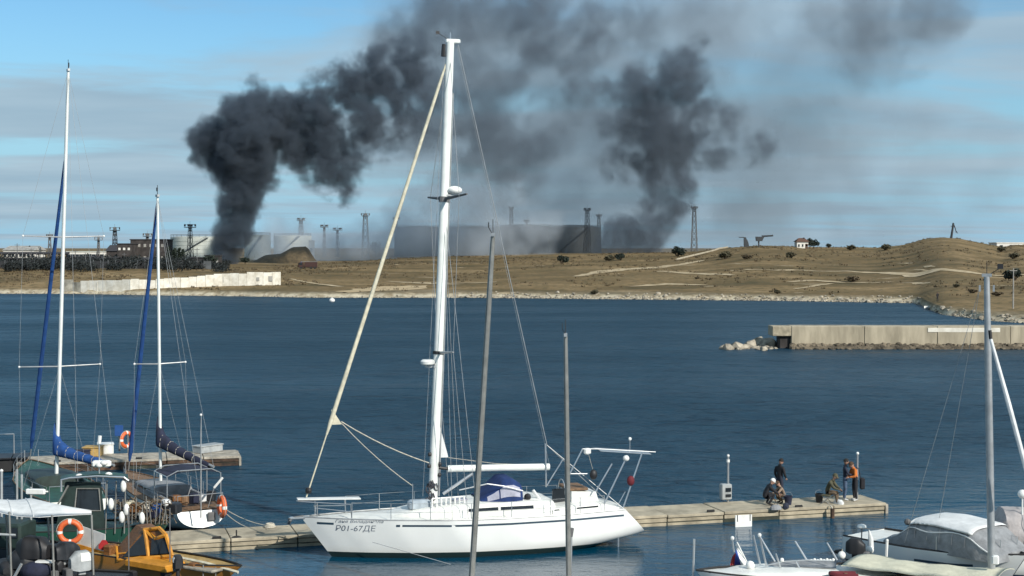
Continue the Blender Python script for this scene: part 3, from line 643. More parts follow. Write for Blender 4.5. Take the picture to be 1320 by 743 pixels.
for s in (-.3, .3): q.tube([(-2.6, s, 2.95), (3.6, s, 2.95)], .05, 4)
for k in range(14): q.tube([(-2.4 + k * .44, -.3, 2.95), (-2.4 + k * .44, .3, 2.95)], .03, 4)
q.build('ladder', 'steel', t_, local=True)

# long white wall on the shore, panel by panel
WLX = [83, 105, 200, 290, 361]; WYB = [375, 376, 372, 369, 367.5]; WYT = [361.5, 363, 360, 353.5, 350.5]
t_ = thing('shore_wall', 'long broken whitewashed wall along the shore', 'wall', T(220, 373))
mat('whitewash', (0.80, 0.77, 0.68), 0.92, col2=(0.55, 0.51, 0.42), scale=0.7, bump=0.4); mat('bare_block', (0.36, 0.34, 0.28), 0.95, var=0.25, scale=0.6, bump=0.5)
rr = random.Random(2); pts = []
def base(x):
    return T(x, interp(x, WLX, WYB))
xs = [83 + (361 - 83) * k / 26 for k in range(27)]
for k in range(26):
    p, q_ = base(xs[k]), base(xs[k + 1]); d = q_ - p; L = Vector((d.x, d.y, 0)).length; an = math.atan2(d.y, d.x); c_ = (p + q_) / 2; xm = (xs[k] + xs[k + 1]) / 2
    h = (interp(xm, WLX, WYB) - interp(xm, WLX, WYT)) * c_.y / F + rr.uniform(-.28, .22); zg = c_.z - .6; top = c_.z + h
    MB().box((c_.x, c_.y, (zg + top) / 2), (L - .03, .45 + rr.uniform(-.05, .05), top - zg), an, bev=.03).build('wall_panel', 'bare_block' if xm < 104 else 'whitewash', t_)
    if k % 4 == 0: MB().box((p.x, p.y, (zg + top) / 2 - .15), (.3, .6, top - zg - .2), an).build('pilaster', 'plaster_grey' if xm < 104 else 'whitewash', t_)
for x, y, w, h in ((291, 362, 1.3, 1.5), (333, 360, .6, .9), (349, 358, 1.0, 1.3)):
    p = base(x); MB().box((p.x, p.y - .26, p.z + 1.6), (w, .12, h), .35).build('boarded_opening', 'plaster_grey', t_)

# the mound with its concrete frames, and the sculpture on the hill
p = T(961, 318.5); t_ = thing('concrete_fin', 'dark leaning concrete fin on the grassy mound', 'monument', p); s = p.y / F; mat('dark_steel', (0.035, 0.04, 0.045), 0.7)
q = MB(); q.add([(-2.0 * s, -.6, -.4), (5 * s, -.6, -.4), (3 * s, -.5, 7 * s), (0, -.5, 12.5 * s), (-2.3 * s, -.5, 12 * s), (-2.0 * s, .6, -.4), (5 * s, .6, -.4), (3 * s, .5, 7 * s), (0, .5, 12.5 * s), (-2.3 * s, .5, 12 * s)], [(0, 1, 2, 3, 4), (9, 8, 7, 6, 5), (0, 5, 6, 1), (1, 6, 7, 2), (2, 7, 8, 3), (3, 8, 9, 4), (4, 9, 5, 0)])
q.build('fin', 'dark_steel', t_, local=True); MB().box((-5 * s, 0, 12.3 * s), (7 * s, .25, .35)).build('bracket', 'dark_steel', t_, local=True)
p = T(978, 319); t_ = thing('gun_mount', 'dark mount with a long horizontal barrel on the mound', 'monument', p)
z = 13 * p.y / F; q = MB(); q.box((0, 0, z * .35), (.5, .5, z * .8)); q.build('post', 'dark_steel', t_, local=True)
q = MB(); q.add([(-1, -.9, z * .6), (1.2, -.9, z * .6), (2.1, -.8, z * 1.05), (-1.2, -.8, z * 1.05), (-1, .9, z * .6), (1.2, .9, z * .6), (2.1, .8, z * 1.05), (-1.2, .8, z * 1.05)], [(0, 1, 2, 3), (7, 6, 5, 4), (0, 4, 5, 1), (1, 5, 6, 2), (2, 6, 7, 3), (3, 7, 4, 0)]); q.build('turret', 'dark_steel', t_, local=True)
MB().tube([(1.2, 0, z * 1.08), (3.4, 0, z * 1.12), (5.6, 0, z * 1.16)], [.42, .36, .36], 10).build('barrel', 'dark_steel', t_, local=True)
a, b_ = T(872, 336), T(938, 320); t_ = thing('surface_pipe', 'straight pale pipe running up to the mound', 'pipe', a)
n = 10
for k in range(n):
    u, v = a.lerp(b_, k / n), a.lerp(b_, (k + 1) / n - .004); MB().tube([(u.x, u.y, max(u.z, TZ(u.x, u.y)) + .35), (v.x, v.y, max(v.z, TZ(v.x, v.y)) + .35)], .38, 8).build('pipe_length', 'concrete_pale', t_)
p = T(1226, 307.2); s = p.y / F; t_ = thing('hilltop_sculpture', 'leaning dark anchor-like sculpture on top of the hill', 'monument', p)
MB().tube([(0, 0, -.3), (1.6 * s, 0, 10 * s), (2.8 * s, 0, 19.5 * s)], [.55, .45, .4], 8).build('shaft', 'dark_steel', t_, local=True)
MB().tube([(3.2 * s, 0, 18 * s), (5.5 * s, 0, 12 * s), (6.5 * s, 0, 6.5 * s)], [.22, .2, .1], 6).build('arm', 'dark_steel', t_, local=True); MB().tube([(-.6 * s, 0, 15.5 * s), (5 * s, 0, 14.5 * s)], .14, 6).build('stock', 'dark_steel', t_, local=True); MB().tube([(6.5 * s, 0, 9 * s), (8.6 * s, 0, 6 * s)], [.2, .08], 6).build('fluke', 'dark_steel', t_, local=True)
p = T(1306, 398); t_ = thing('utility_pole', 'thin grey pole on the low point at the right edge', 'pole', p); h = (398 - 346) * p.y / F
MB().tube([(0, 0, -.3), (0, 0, h)], [.13, .08], 6).build('shaft', 'plaster_grey', t_, local=True); MB().box((0, 0, h - .4), (1.2, .1, .1)).build('crossarm', 'plaster_grey', t_, local=True)
# small things at the water's edge
p = G(428, 389, 0); t_ = thing('mooring_buoy', 'small white buoy floating off the sandy beach', 'buoy', p)
MB().ball((0, 0, .25), .62, 12, (1, 1, .8)).build('float', 'white_paint', t_, local=True, smooth=True); MB().torus((0, 0, .85), .14, .03).build('ring', 'steel', t_, local=True)
t_ = thing('dinghy', 'tiny white dinghy drawn up at the point', 'dinghy', G(1200, 398.5, .05), .3); q = MB()
q.sheet(lambda u, v: ((u - .5) * 2.6, math.sin(math.pi * min(.93, max(.0, u * .93 + .07))) ** .6 * .6 * math.cos(math.pi * v), .55 - .5 * math.sin(math.pi * v)), 10, 8, .03); q.build('hull', 'white_paint', t_, local=True, smooth=True)
for x in (-.3, .5): MB().box((x, 0, .42), (.2, .9, .04)).build('thwart', 'teak', t_, local=True)

# ------------------------------------------------------------------ concrete breakwater on the right
Yb = 166.0; xL = P(1020, 440, Yb).x; t_ = thing('breakwater', 'low pale concrete breakwater in front of the far shore', 'breakwater', (xL, Yb, 0))
zt = P(1100, 421, Yb).z; rr = random.Random(6); x = xL; k = 0
while x < 86:
    w = 8.2; MB().box((x + w / 2, Yb + 1.6 + rr.uniform(-.04, .04), zt / 2 - .1), (w - .025, 3.2, zt + .2 + rr.uniform(-.03, .03)), bev=.06).build('wall_block', 'concrete_pale', t_)
    x += w; k += 1
MB().box((xL - 1.05, Yb + 1.5, zt * .78), (2.1, 2.9, zt * .44), bev=.05).build('end_block', 'concrete', t_); MB().box((xL - .6, Yb + 1.6, zt * .27), (1.2, 2.2, zt * .57), bev=.05).build('end_pier', 'dark_brick_shade', t_)  # end pier is concrete; its near-black colour stands in for shade on this end
MB().box(((P(1196, 428, Yb).x + P(1289, 428, Yb).x) / 2, Yb - .03, P(1240, 425.5, Yb).z), (P(1289, 428, Yb).x - P(1196, 428, Yb).x, .06, .48)).build('painted_band', 'whitewash', t_)
mb = MB(); rr = random.Random(4)
for k in range(900):
    x = rr.uniform(xL - .5, 86); d = abs(rr.gauss(0, .6)); r = rr.uniform(.14, .42); mb.rock((x, Yb - .1 - d, .42 - d * .42 + rr.uniform(-.06, .1)), r, rnd=rr)
mb.box(((xL + 86) / 2, Yb - .45, .05), (86 - xL, 1.3, .5))
o = mb.build('footing_stones', 'stone_wet', t_); o['kind'] = 'stuff'
for k, (x, y, r, lb) in enumerate(((990, 444, .95, 'largest pale boulder against the end of the breakwater'), (978, 443, .85, 'upright pale boulder second from the breakwater end'), (967, 445, .7, 'pale boulder in the middle of the tip rocks'), (959, 447, .5, 'small boulder among the tip rocks'), (949, 447, .65, 'rounded boulder near the outer tip'), (938, 448, .55, 'outermost low boulder off the breakwater tip'), (984, 449, .45, 'low wet boulder at the waterline of the tip'))):
    p = G(x, y + 3, 0); q = MB(); q.rock((0, 0, 0), r * 1.15, (1.25, 1, .85), rnd=rr); o = q.build('boulder', 'stone'); o.location = (p.x, p.y, r * .3); tag(o, lb, 'boulder', 'boulders off the breakwater tip')
mb = MB()
for k in range(90): p = G(rr.uniform(930, 1000), 449 + rr.uniform(-3, 2), 0); mb.rock((p.x, p.y, 0.0), rr.uniform(.2, .45), rnd=rr)
struct(mb.build('tip_rubble', 'stone'), 'broken stones awash at the breakwater tip', 'stuff')

# ------------------------------------------------------------------ piers
def pier(name, A, B, wid, z, label, seg=2.4, nplank=0, mdeck='concrete_deck', mside='concrete', skew=0.0, th=.5):
    A, B = Vector(A), Vector(B); d = (B - A); L = d.length; an = math.atan2(d.y, d.x); t_ = thing(name, label, 'pier', (A.x, A.y, 0), an); rnd = random.Random(int(L * 10))
    n = int(L / seg); w = L / n
    for k in range(n):
        x = (k + .5) * w; dz = rnd.uniform(-.012, .012)
        MB().box((x, wid / 2, z - .06 + dz), (w - .035, wid, .12), bev=.015).build('deck_slab', mdeck, t_, local=True)
        MB().box((x, .17 + rnd.uniform(-.02, .02), z - .22), (w - .05, .24, .17), bev=.02).build('fascia_panel', mside, t_, local=True); MB().box((x, .2 + rnd.uniform(-.02, .02), z - .33 - th * .2), (w - .04, .24, th * .4), bev=.02).build('fascia_panel', mside, t_, local=True)
        MB().box((x, wid - .17, z - .12 - th * .42), (w - .05, .22, th * .8)).build('fascia_panel', mside, t_, local=True)
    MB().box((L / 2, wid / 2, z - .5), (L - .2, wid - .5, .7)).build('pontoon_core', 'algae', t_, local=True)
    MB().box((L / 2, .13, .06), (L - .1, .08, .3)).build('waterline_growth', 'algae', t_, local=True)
    MB().box((L + .02, wid / 2, z - .3), (.12, wid - .02, .5)).build('end_fender', 'pier_wood', t_, local=True)
    for k in range(int(L / 4)):
        x = 2 + k * 4; c_ = MB().box((x, .14, z + .03), (.34, .1, .05), bev=.015).tube([(x - .16, .14, z + .07), (x + .16, .14, z + .07)], .03, 6).build('cleat', 'rubber', t_, local=True)
    return t_
pier1 = pier('concrete_pier', (-12.9, 54.25), (15.95, 62.7), 2.2, .45, 'long weathered concrete pier behind the white yacht')
PA = math.atan2(62.7 - 54.25, 15.95 + 12.9)
# back pontoon on the left
A, B = G(20, 598, .5), G(309, 588, .5)
pier('wooden_pontoon', (A.x, A.y), (B.x, B.y), 2.5, .5, 'low wooden pontoon across the water behind the left yachts', 1.6, mdeck='pier_wood', mside='shade_rope_brown')  # dark brown sides stand in for the shadow beneath the deck
pa = math.atan2(B.y - A.y, B.x - A.x)
t_ = thing('gangway', 'dark gangway platform at the left end of the back pontoon', 'platform', (A.x - 4.2, A.y - .6, 0), pa)
for k in range(6): MB().box((.4 + k * .8, .8, .72), (.76, 1.8, .07)).build('plank', 'dark_hull', t_, local=True)
MB().box((2.4, .8, .35), (4.6, 1.5, .6)).build('float', 'rubber', t_, local=True)
for x in (.5, 2.2, 4): MB().tube([(x, 1.6, .7), (x, 1.6, 1.75)], .03, 6).build('post', 'steel', t_, local=True)
MB().tube([(.5, 1.6, 1.75), (4, 1.6, 1.75)], .025, 6).build('rail', 'steel', t_, local=True)
def on_pontoon(x, y, z=.5): return G(x, y, z)
p = on_pontoon(154, 582); t_ = thing('blue_sign', 'blue square sign on a post on the back pontoon', 'sign', p); s = p.y / F
MB().tube([(0, 0, 0), (0, 0, 30 * s)], .05, 8).build('post', 'alloy_dull', t_, local=True); MB().box((0, -.08, 27 * s), (11 * s, .06, 14 * s), bev=.015).build('board', 'signblue', t_, local=True)
def lifering(p, r, M, label, name='life_ring', m2='white_paint'):
    t_ = thing(name, label, 'life ring', p)
    MB().torus((0, 0, 0), r, r * .27, M, 28, 10).build('ring', 'ring_orange', t_, local=True, smooth='all')
    for k in range(4):
        a = k * math.pi / 2 + R(90); MB().torus((0, 0, 0), r, r * .285, M, 4, 10, a - .14, a + .14).build('white_band', m2, t_, local=True, smooth='all')
    MB().torus((0, 0, 0), r * 1.32, r * .03, M, 24, 5).build('grab_line', 'rope', t_, local=True)
    return t_
XROT = Matrix.Rotation(R(90), 3, 'X')
t_ = lifering(P(163, 567, p.y - .3), .36, Matrix.Rotation(R(60), 3, 'Z') @ XROT, 'orange life ring seen nearly edge-on beside the blue sign'); 
MB().tube([(0.05, .1, -.8), (0.05, .1, .45)], .03, 6).build('stand', 'alloy_dull', t_, local=True)
def bollard_lamp(x, yb, yt, z, label, root_z=.5):
    p = G(x, yb, z); t_ = thing('lamp_post', label, 'lamp post', p); h = (yb - yt) * p.y / F
    MB().tube([(0, 0, 0), (0, 0, h - .15)], .045, 8).build('post', 'white_paint', t_, local=True); MB().ball((0, 0, h - .08), .13, 10).build('lamp', 'white_paint', t_, local=True, smooth='all')
for k, (x, y, w, d, h, m_, lb) in enumerate(((120, 588, .9, .8, .45, 'deck_ochre', 'yellowish crate on the back pontoon'), (136, 585, .8, .7, .5, 'white_paint', 'white box on the back pontoon beside the sign'), (105, 590, .8, .5, .35, 'navy_canvas', 'dark bundle at the end of the blue sail cover'), (268, 583, 1.5, .7, .35, 'grey_paint', 'grey bin lying toward the far end of the back pontoon'))):
    p = on_pontoon(x, y); t_ = thing('deck_box', lb, 'box', p, .3 * k); MB().box((0, 0, h / 2), (w, d, h), bev=.04).build('body', m_, t_, local=True); MB().box((0, 0, h + .03), (w + .06, d + .06, .06), bev=.015).build('lid', m_, t_, local=True)
# fittings on the near pier
p = G(935, 648, .45); t_ = thing('power_pedestal', 'grey power pedestal with a slim lamp mast on the pier', 'pedestal', p, PA); s = p.y / F
MB().tube([(0.12, 0, 0), (.12, 0, 2.05)], .05, 8).build('post', 'alloy', t_, local=True)
bx = MB().box((0, -.02, 25 * s - .45 + .1), (.46, .32, .66), bev=.03).build('cabinet', 'grey_paint', t_, local=True); MB().box((.05, -.2, 25 * s - .25), (.24, .03, .16)).build('socket', 'dark_glass', bx, local=True); MB().box((.05, -.2, 25 * s - .5), (.24, .03, .12)).build('socket', 'dark_glass', bx, local=True)
MB().ball((.12, 0, 2.0), .065, 10).build('lamp', 'white_paint', t_, local=True, smooth='all'); MB().tube([(.12, 0, 1.72), (.12, 0, 1.84)], .07, 10).build('bracket', 'white_paint', t_, local=True)
p = G(1105, 645, .45); t_ = thing('lamp_post', 'slim grey lamp post with white head near the pier end', 'lamp post', p)
MB().tube([(0, 0, 0), (0, 0, 1.95)], .04, 8).build('post', 'alloy', t_, local=True); MB().ball((0, 0, 2.02), .07, 10).build('lamp', 'white_paint', t_, local=True, smooth='all')
p = G(957, 664, .45); t_ = thing('white_board', 'white plank board hung on the pier side near the pedestal', 'board', (p.x, p.y - .12, -.05), PA)
MB().box((0, -.06, .28), (.74, .05, .5), bev=.01).build('board', 'white_paint', t_, local=True)
for s_ in (-.28, .28): MB().tube([(s_, -.1, .28), (s_, -.1, .55)], .015, 5).build('strap', 'rope_dark', t_, local=True)
for x, y, lb in ((306, 697, 'black tyre fender hanging on the pier left of the yacht bow'), (1072, 658, 'brown rope fender hanging under the seated angler')):
    p = G(x, y, .3); t_ = thing('fender', lb, 'fender', (p.x, p.y - .16, 0), PA)
    if 'tyre' in lb: MB().torus((0, 0, .18), .24, .1, XROT).build('tyre', 'rubber', t_, local=True, smooth='all'); MB().tube([(0, .02, .4), (0, .05, .72)], .03, 6).build('rope', 'rubber', t_, local=True)
    else: MB().tube([(0, 0, -.15), (0, 0, .4)], .09, 8).build('body', 'shade_rope_brown', t_, local=True); MB().tube([(0, 0, .4), (0, .2, .5)], .03, 6).build('rope', 'rope', t_, local=True)
p = G(348, 680, .45); t_ = thing('rope_coil', 'pale coil of rope on the pier left of the bow', 'rope', p); 
for k in range(3): MB().torus((0, 0, .03 + k * .05), .2 - k * .03, .03).build('loop', 'rope', t_, local=True)

# ------------------------------------------------------------------ boats
class Hull:
    def __init__(s, L, B, sheer, keel, beam, bow_rake=1.1, stern_over=0.6, p=2.2, q=1.7, ztr=0.4):
        s.L, s.B, s.sheer, s.keel, s.beam, s.br, s.so, s.p, s.q, s.ztr = L, B, sheer, keel, beam, bow_rake, stern_over, p, q, ztr
    def zs(s, t): return interp(t, *s.sheer)
    def zk(s, t): return interp(t, *s.keel)
    def bb(s, t): return s.B / 2 * interp(t, *s.beam)
    def xb(s, z): return s.br * (1 - max(z, -.3) / s.zs(0)) if z > -.3 else s.br * (1 + .3 / s.zs(0)) + (-.3 - z) * 2
    def xs(s, z):
        k = (z - s.ztr) / max(.05, s.zs(1) - s.ztr); return s.L - s.so * min(1, max(0, k)) - .5 * max(0, -k) * s.zs(1)
    def pt(s, t, v, side, off=0):
        z = s.zs(t) * (1 - v) + s.zk(t) * v; x = s.xb(z) + (s.xs(z) - s.xb(z)) * t
        return Vector((x, side * ((s.bb(t)) * max(0, 1 - v ** s.p) ** (1 / s.q) + off), z))
    def side(s, x, z):
        t = min(1, max(0, (x - s.xb(z)) / (s.xs(z) - s.xb(z)))); v = min(1, max(0, (s.zs(t) - z) / (s.zs(t) - s.zk(t))))
        return s.bb(t) * max(0, 1 - v ** s.p) ** (1 / s.q)
    def xd(s, t): return s.xb(s.zs(t)) + (s.xs(s.zs(t)) - s.xb(s.zs(t))) * t
    def td(s, x): 
        return min(1, max(0, (x - s.xb(s.zs(0))) / (s.xs(s.zs(1)) - s.xb(s.zs(0)))))
    def mesh(s, nt=36, nv=12):
        mb = MB(); W = 2 * nv + 1
        for i in range(nt + 1):
            t = (i / nt) ** 1.25
            for j in range(W):
                k = j - nv; v = 1 - abs(k) / nv; v = v ** .8; mb.v.append(s.pt(t, v, -1 if k < 0 else 1))
        for i in range(nt):
            for j in range(W - 1):
                a = i * W + j; mb.f.append((a, a + 1, a + W + 1, a + W))
        mb.f.append(tuple(nt * W + j for j in range(W)))
        return mb
    def deck(s, drop=.04, camber=.08, t1=1.0, inset=.02):
        mb = MB()
        def fn(u, v):
            t = u * t1; b_ = max(0.001, s.bb(t) - inset); y = (v - .5) * 2; return (s.xd(t) + .02 * (1 - u), b_ * y, s.zs(t) - drop + camber * (1 - y * y) * min(1, s.bb(t)))
        return mb.grid(fn, 30, 8)
    def rail(s, r=.025, dz=.02, inset=.03, t0=0.0, t1=1.0, n=36):
        mb = MB()
        for sd in (-1, 1): mb.tube([(s.xd(t), sd * max(0, s.bb(t) - inset), s.zs(t) + dz) for t in [t0 + (t1 - t0) * i / n for i in range(n + 1)]], r, 6)
        return mb
    def band(s, x0, x1, z0f, z1f, sd=-1, off=.006, n=30):
        mb = MB(); mb.sheet(lambda u, v: (lambda x: (lambda z: (x, sd * (s.side(x, z) + off), z))(z0f(x) + (z1f(x) - z0f(x)) * v))(x0 + (x1 - x0) * u), n, 1, .004, (0, -sd, 0)); return mb
def dz_at(h, x, off=0.0): return h.zs(h.td(x)) + off
def stay(t_, name, a, b_, r=.009, m_='wire', sag=0):
    a, b_ = Vector(a), Vector(b_); n = 6 if sag else 1
    return MB().tube([a.lerp(b_, i / n) - Vector((0, 0, sag * 4 * (i / n) * (1 - i / n))) for i in range(n + 1)], r, 5).build(name, m_, t_, local=True)
def rail_posts(t_, h, xs, hh=.62, r=.014, lines=(1.0, .5), sides=(-1, 1), inset=.06, m_='steel'):
    for sd in sides:
        pts = [Vector((x, sd * max(.05, h.bb(h.td(x)) - inset), dz_at(h, x))) for x in xs]
        for p in pts: MB().tube([p, p + Vector((0, 0, hh))], r, 6).build('stanchion', m_, t_, local=True)
        for f in lines:
            MB().tube([p + Vector((0, 0, hh * f)) for p in pts], .006, 4).build('lifeline', 'wire', t_, local=True)

SAIL = dict(beam=([0, .04, .12, .25, .42, .6, .8, 1], [0.01, .16, .40, .70, .94, 1.0, .93, .72]), keel=([0, .06, .3, .5, .7, .86, 1], [-.1, -.35, -.6, -.62, -.45, -.05, .3]))
mat('dark_red', (0.13, 0.012, 0.02), .8)
# ---- the white yacht in the middle
BOW = P(388, 667, 53.6); YAW = R(15.5)
yt = thing('sailing_yacht', 'large white sailing yacht with tall white mast lying along the pier', 'yacht', (BOW.x, BOW.y, 0), YAW)
zb = BOW.z
h = Hull(13.05, 3.45, ([0, .25, .5, .75, 1], [zb, 1.43, 1.38, 1.38, 1.40]), ([0, .06, .3, .5, .7, .86, 1], [-.15, -.4, -.62, -.62, -.45, -.02, .36]), SAIL['beam'], 1.12, .95, 4.2, 2.4, .42)
hullmat('yacht_hull', (0.82, 0.83, 0.80), (0.015, 0.028, 0.028), .21)
hl = h.mesh(44, 14).build('hull', 'yacht_hull', yt, local=True, smooth=True)
h.band(.55, 1.12, lambda x: dz_at(h, x, -.22), lambda x: dz_at(h, x, -.14)).build('sheer_stripe', 'stripe_blue', hl, local=True)
h.band(3.28, 3.42, lambda x: dz_at(h, x, -.22), lambda x: dz_at(h, x, -.14)).build('sheer_stripe', 'stripe_blue', hl, local=True)
h.band(3.5, 12.0, lambda x: dz_at(h, x, -.215), lambda x: dz_at(h, x, -.145)).build('sheer_stripe', 'stripe_blue', hl, local=True, smooth=True)
h.band(.55, 12.0, lambda x: dz_at(h, x, -.215), lambda x: dz_at(h, x, -.145), 1).build('sheer_stripe', 'stripe_blue', hl, local=True)
for body, size, px, py, sh, wpx in (('Р01-67ДЕ', .315, 435.5, 688.0, .12, 49), ('Ганя Виладинела', .165, 434.5, 676.8, .25, 59)):
    v, f = text_verts(body, size, sh); x0 = min(p.x for p in v); wx = max(p.x for p in v) - x0; o = loc(yt, px, py, -1.0); w = wpx / 35.3 / wx
    mb = MB(); k = len(v); 
    vv = []
    for p in v:
        x = o.x + (p.x - x0) * w; z = o.z + p.y * .95; vv.append((x, -h.side(x, z) - .008, z))
    mb.add(vv, f); mb.build('lettering', 'lettering', hl, local=True)
h.deck(.02, .10).build('deck', 'gelcoat', yt, local=True, smooth='all')
h.rail(.03, .02, .03).build('toe_rail', 'alloy', yt, local=True, smooth=True)
# coachroof
cz = lambda x: dz_at(h, x, -.02)
st = [(3.0, .25, cz(3), cz(3) + .06, .6), (3.7, .75, cz(3.7), cz(3.7) + .24, .45), (5.0, 1.05, cz(5), cz(5) + .46, .4), (7.0, 1.25, cz(7), cz(7) + .58, .38), (8.6, 1.28, cz(8.6), cz(8.6) + .60, .38), (9.3, 1.25, cz(9.3), cz(9.3) + .50, .38)]
cr = arch_body(MB(), st, 20, 4).build('coachroof', 'gelcoat', yt, local=True, smooth=True)
for sd in (0, 1):
    for x0, x1 in ((6.0, 7.1), (7.2, 8.45)):
        a0, a1 = (.045, .11) if not sd else (.89, .955)
        arch_patch(MB(), st, x0, x1, a0, a1, .012).build('window', 'dark_glass', cr, local=True)
for x in (4.4, 5.9):
    MB().box((x, 0, arch(st, x, .5).z + .03), (.6, .6, .07), bev=.03).build('hatch', 'clear_vinyl', cr, local=True)
# grab rail of short white bars round the mast foot
q = MB(); a = loc(yt, 557, 655, -.75); b_ = loc(yt, 598, 652, -.75)
for k in range(8):
    p = a.lerp(b_, k / 7); q.tube([p - Vector((0, 0, .15)), p + Vector((0, 0, .34))], .035, 6)
q.tube([a + Vector((0, 0, .34)), b_ + Vector((0, 0, .34))], .03, 6); q.build('mast_guard_rail', 'white_paint', yt, local=True)
p = loc(yt, 541, 655, -.3); MB().box(p + Vector((0, 0, .12)), (.85, .6, .36), bev=.08).build('life_raft_canister', 'raft_grey', yt, local=True, smooth=True)
p = loc(yt, 532, 650, -.6); MB().tube([p - Vector((0, 0, .3)), p + Vector((0, 0, .75))], .018, 6).build('vent_post', 'steel', yt, local=True)
# cockpit coaming and aft deckhouse
ca_ = [(9.2, 1.3, cz(9.2), cz(9.2) + .28, .3), (10.2, 1.25, cz(10.2), cz(10.2) + .35, .3), (11.0, 1.2, cz(11), cz(11) + .38, .3), (11.9, 1.0, cz(11.9), cz(11.9) + .12, .3)]
cm = arch_body(MB(), ca_, 16, 3).build('cockpit_coaming', 'gelcoat', yt, local=True, smooth=True)
arch_patch(MB(), ca_, 10.15, 11.0, .03, .075, .012).build('window', 'dark_glass', cm, local=True); arch_patch(MB(), ca_, 9.25, 9.45, .05, .09, .012).build('window', 'dark_glass', cm, local=True)
a = loc(yt, 737, 655, -.7); b_ = loc(yt, 771, 655, -.7)
q = MB(); q.add([(a.x, -.7, a.z - .1), (b_.x + .12, -.7, b_.z - .1), (b_.x - .08, -.68, b_.z + .62), (a.x, -.68, a.z + .62), (a.x, .7, a.z - .1), (b_.x + .12, .7, b_.z - .1), (b_.x - .08, .68, b_.z + .62), (a.x, .68, a.z + .62)], [(0, 1, 2, 3), (7, 6, 5, 4), (1, 5, 6, 2), (3, 2, 6, 7), (0, 3, 7, 4)]); q.build('helm_seat_box', 'white_paint', yt, local=True)
MB().box(((a.x + b_.x) / 2 - .25, 0, a.z + .68), (.8, 1.3, .1), bev=.02).build('seat_cushion', 'teak', yt, local=True)
p = loc(yt, 715, 652, -.2); MB().box(p + Vector((.15, 0, -.1)), (.75, .9, .5), bev=.05).build('binnacle_box', 'gelcoat', yt, local=True)
p = loc(yt, 724, 632, 0); MB().torus(p, .42, .02, Matrix.Rotation(R(90), 3, 'Y')).build('steering_wheel', 'steel', yt, local=True)
p = loc(yt, 720, 640, -.4); MB().box(p, (.5, .05, .6)).build('dark_companion_panel', 'dark_glass', yt, local=True)
# sprayhood
zd = cz(8); a = loc(yt, 592, 637, -.9); x0 = loc(yt, 626, 645, -.9).x; x1 = loc(yt, 673, 645, -.9).x
ztop = loc(yt, 655, 614, -.3).z
sp_ = [(x0 - .15, .8, zd + .45, zd + .62, .55), (x0 + .3, .98, zd + .45, zd + .95, .55), (x0 + .75, 1.05, zd + .42, ztop - .02, .55), (x0 + 1.05, 1.06, zd + .42, ztop, .55), (x1, 1.02, zd + .45, ztop - .22, .55)]
sh_ = arch_body(MB(), sp_, 18, 4, False).build('sprayhood', 'hood_blue', yt, local=True, smooth=True)
for s0, s1 in ((x0 + .08, x0 + .5), (x0 + .55, x1 - .1)):
    arch_patch(MB(), sp_, s0, s1, .04, .20, .012).build('window', 'clear_vinyl', sh_, local=True); arch_patch(MB(), sp_, s0, s1, .76, .94, .012).build('window', 'clear_vinyl', sh_, local=True)
MB().tube([loc(yt, 592, 632, -1.07), loc(yt, 628, 624, -1.1), loc(yt, 650, 627, -1.1), loc(yt, 674, 633, -1.1)], .025, 6).build('hood_frame', 'steel', sh_, local=True)
# mast
mA = loc(yt, 557.5, 655, 0); mT = loc(yt, 580.5, 54, 0)
def mp_(f): return mA.lerp(mT, f)
def mpy(y): return mp_((655 - y) / (655 - 54))
mst = MB().tube([mp_(f) for f in (0, .3, .6, .85, 1)], [.175, .175, .172, .162, .15], 12, sx=.85).build('mast', 'mast_white', yt, local=True, smooth=True)
MB().tube([mpy(640) + Vector((.23, 0, 0)), mpy(560) + Vector((.21, 0, 0)), mpy(120) + Vector((.19, 0, 0))], [.03, .035, .025], 6).build('sail_track', 'alloy', mst, local=True)
q = MB(); p = mpy(590); q.sheet(lambda u, v: (p.x + .2 + .33 * v * (1 - u), p.y - .02, p.z + u * 1.2), 8, 3, .03, (0, 1, 0)); q.build('furled_mainsail_clew', 'white_canvas', mst, local=True)
for y, wd in ((256, 2.3), (454, 1.35)):
    p = mpy(y)
    if wd > 2:
        for sd in (-1, 1): MB().tube([p, p + Vector((.28 * sd * -1 + .1, sd * wd * .86, .12))], [.07, .035], 8).build('spreader', 'lattice', mst, local=True)
    else:
        for sd in (-1, 1): MB().tube([p, p + Vector((.25, sd * wd, .1))], [.05, .03], 8).build('spreader', 'alloy', mst, local=True)
MB().tube([mpy(456) , mpy(452)], .215, 12, sx=.82).build('mast_band', 'black', mst, local=True); MB().tube([mpy(260), mpy(253)], .21, 12, sx=.82).build('mast_band', 'lattice', mst, local=True)
p = mpy(247); MB().ball(p + Vector((.36, -.05, .06)), .3, 14, (1, 1, .55)).build('radar_dome', 'white_paint', mst, local=True, smooth='all'); MB().box(p + Vector((.3, -.05, -.12)), (.5, .2, .06)).build('radar_bracket', 'alloy', mst, local=True)
p = mpy(466); MB().lathe([(.20, -.1), (.26, -.06), (.27, .04), (.2, .1)], p + Vector((-.42, -.1, 0)), 16).build('radar_scanner', 'white_paint', mst, local=True, smooth=True); MB().box(p + Vector((-.3, -.05, -.16)), (.4, .14, .08)).build('radar_bracket', 'alloy', mst, local=True)
p = mpy(54); MB().box(p + Vector((.1, 0, .02)), (.55, .14, .16), bev=.03).build('masthead', 'mast_white', mst, local=True); MB().tube([p, p + Vector((0, 0, .35))], .02, 6).build('masthead_aerial', 'steel', mst, local=True)
MB().tube([p + Vector((-.1, 0, .1)), p + Vector((-.42, 0, .28))], .012, 5).build('wind_vane_arm', 'black', mst, local=True); MB().box(p + Vector((-.48, 0, .32)), (.14, .015, .12)).build('wind_vane', 'black', mst, local=True)
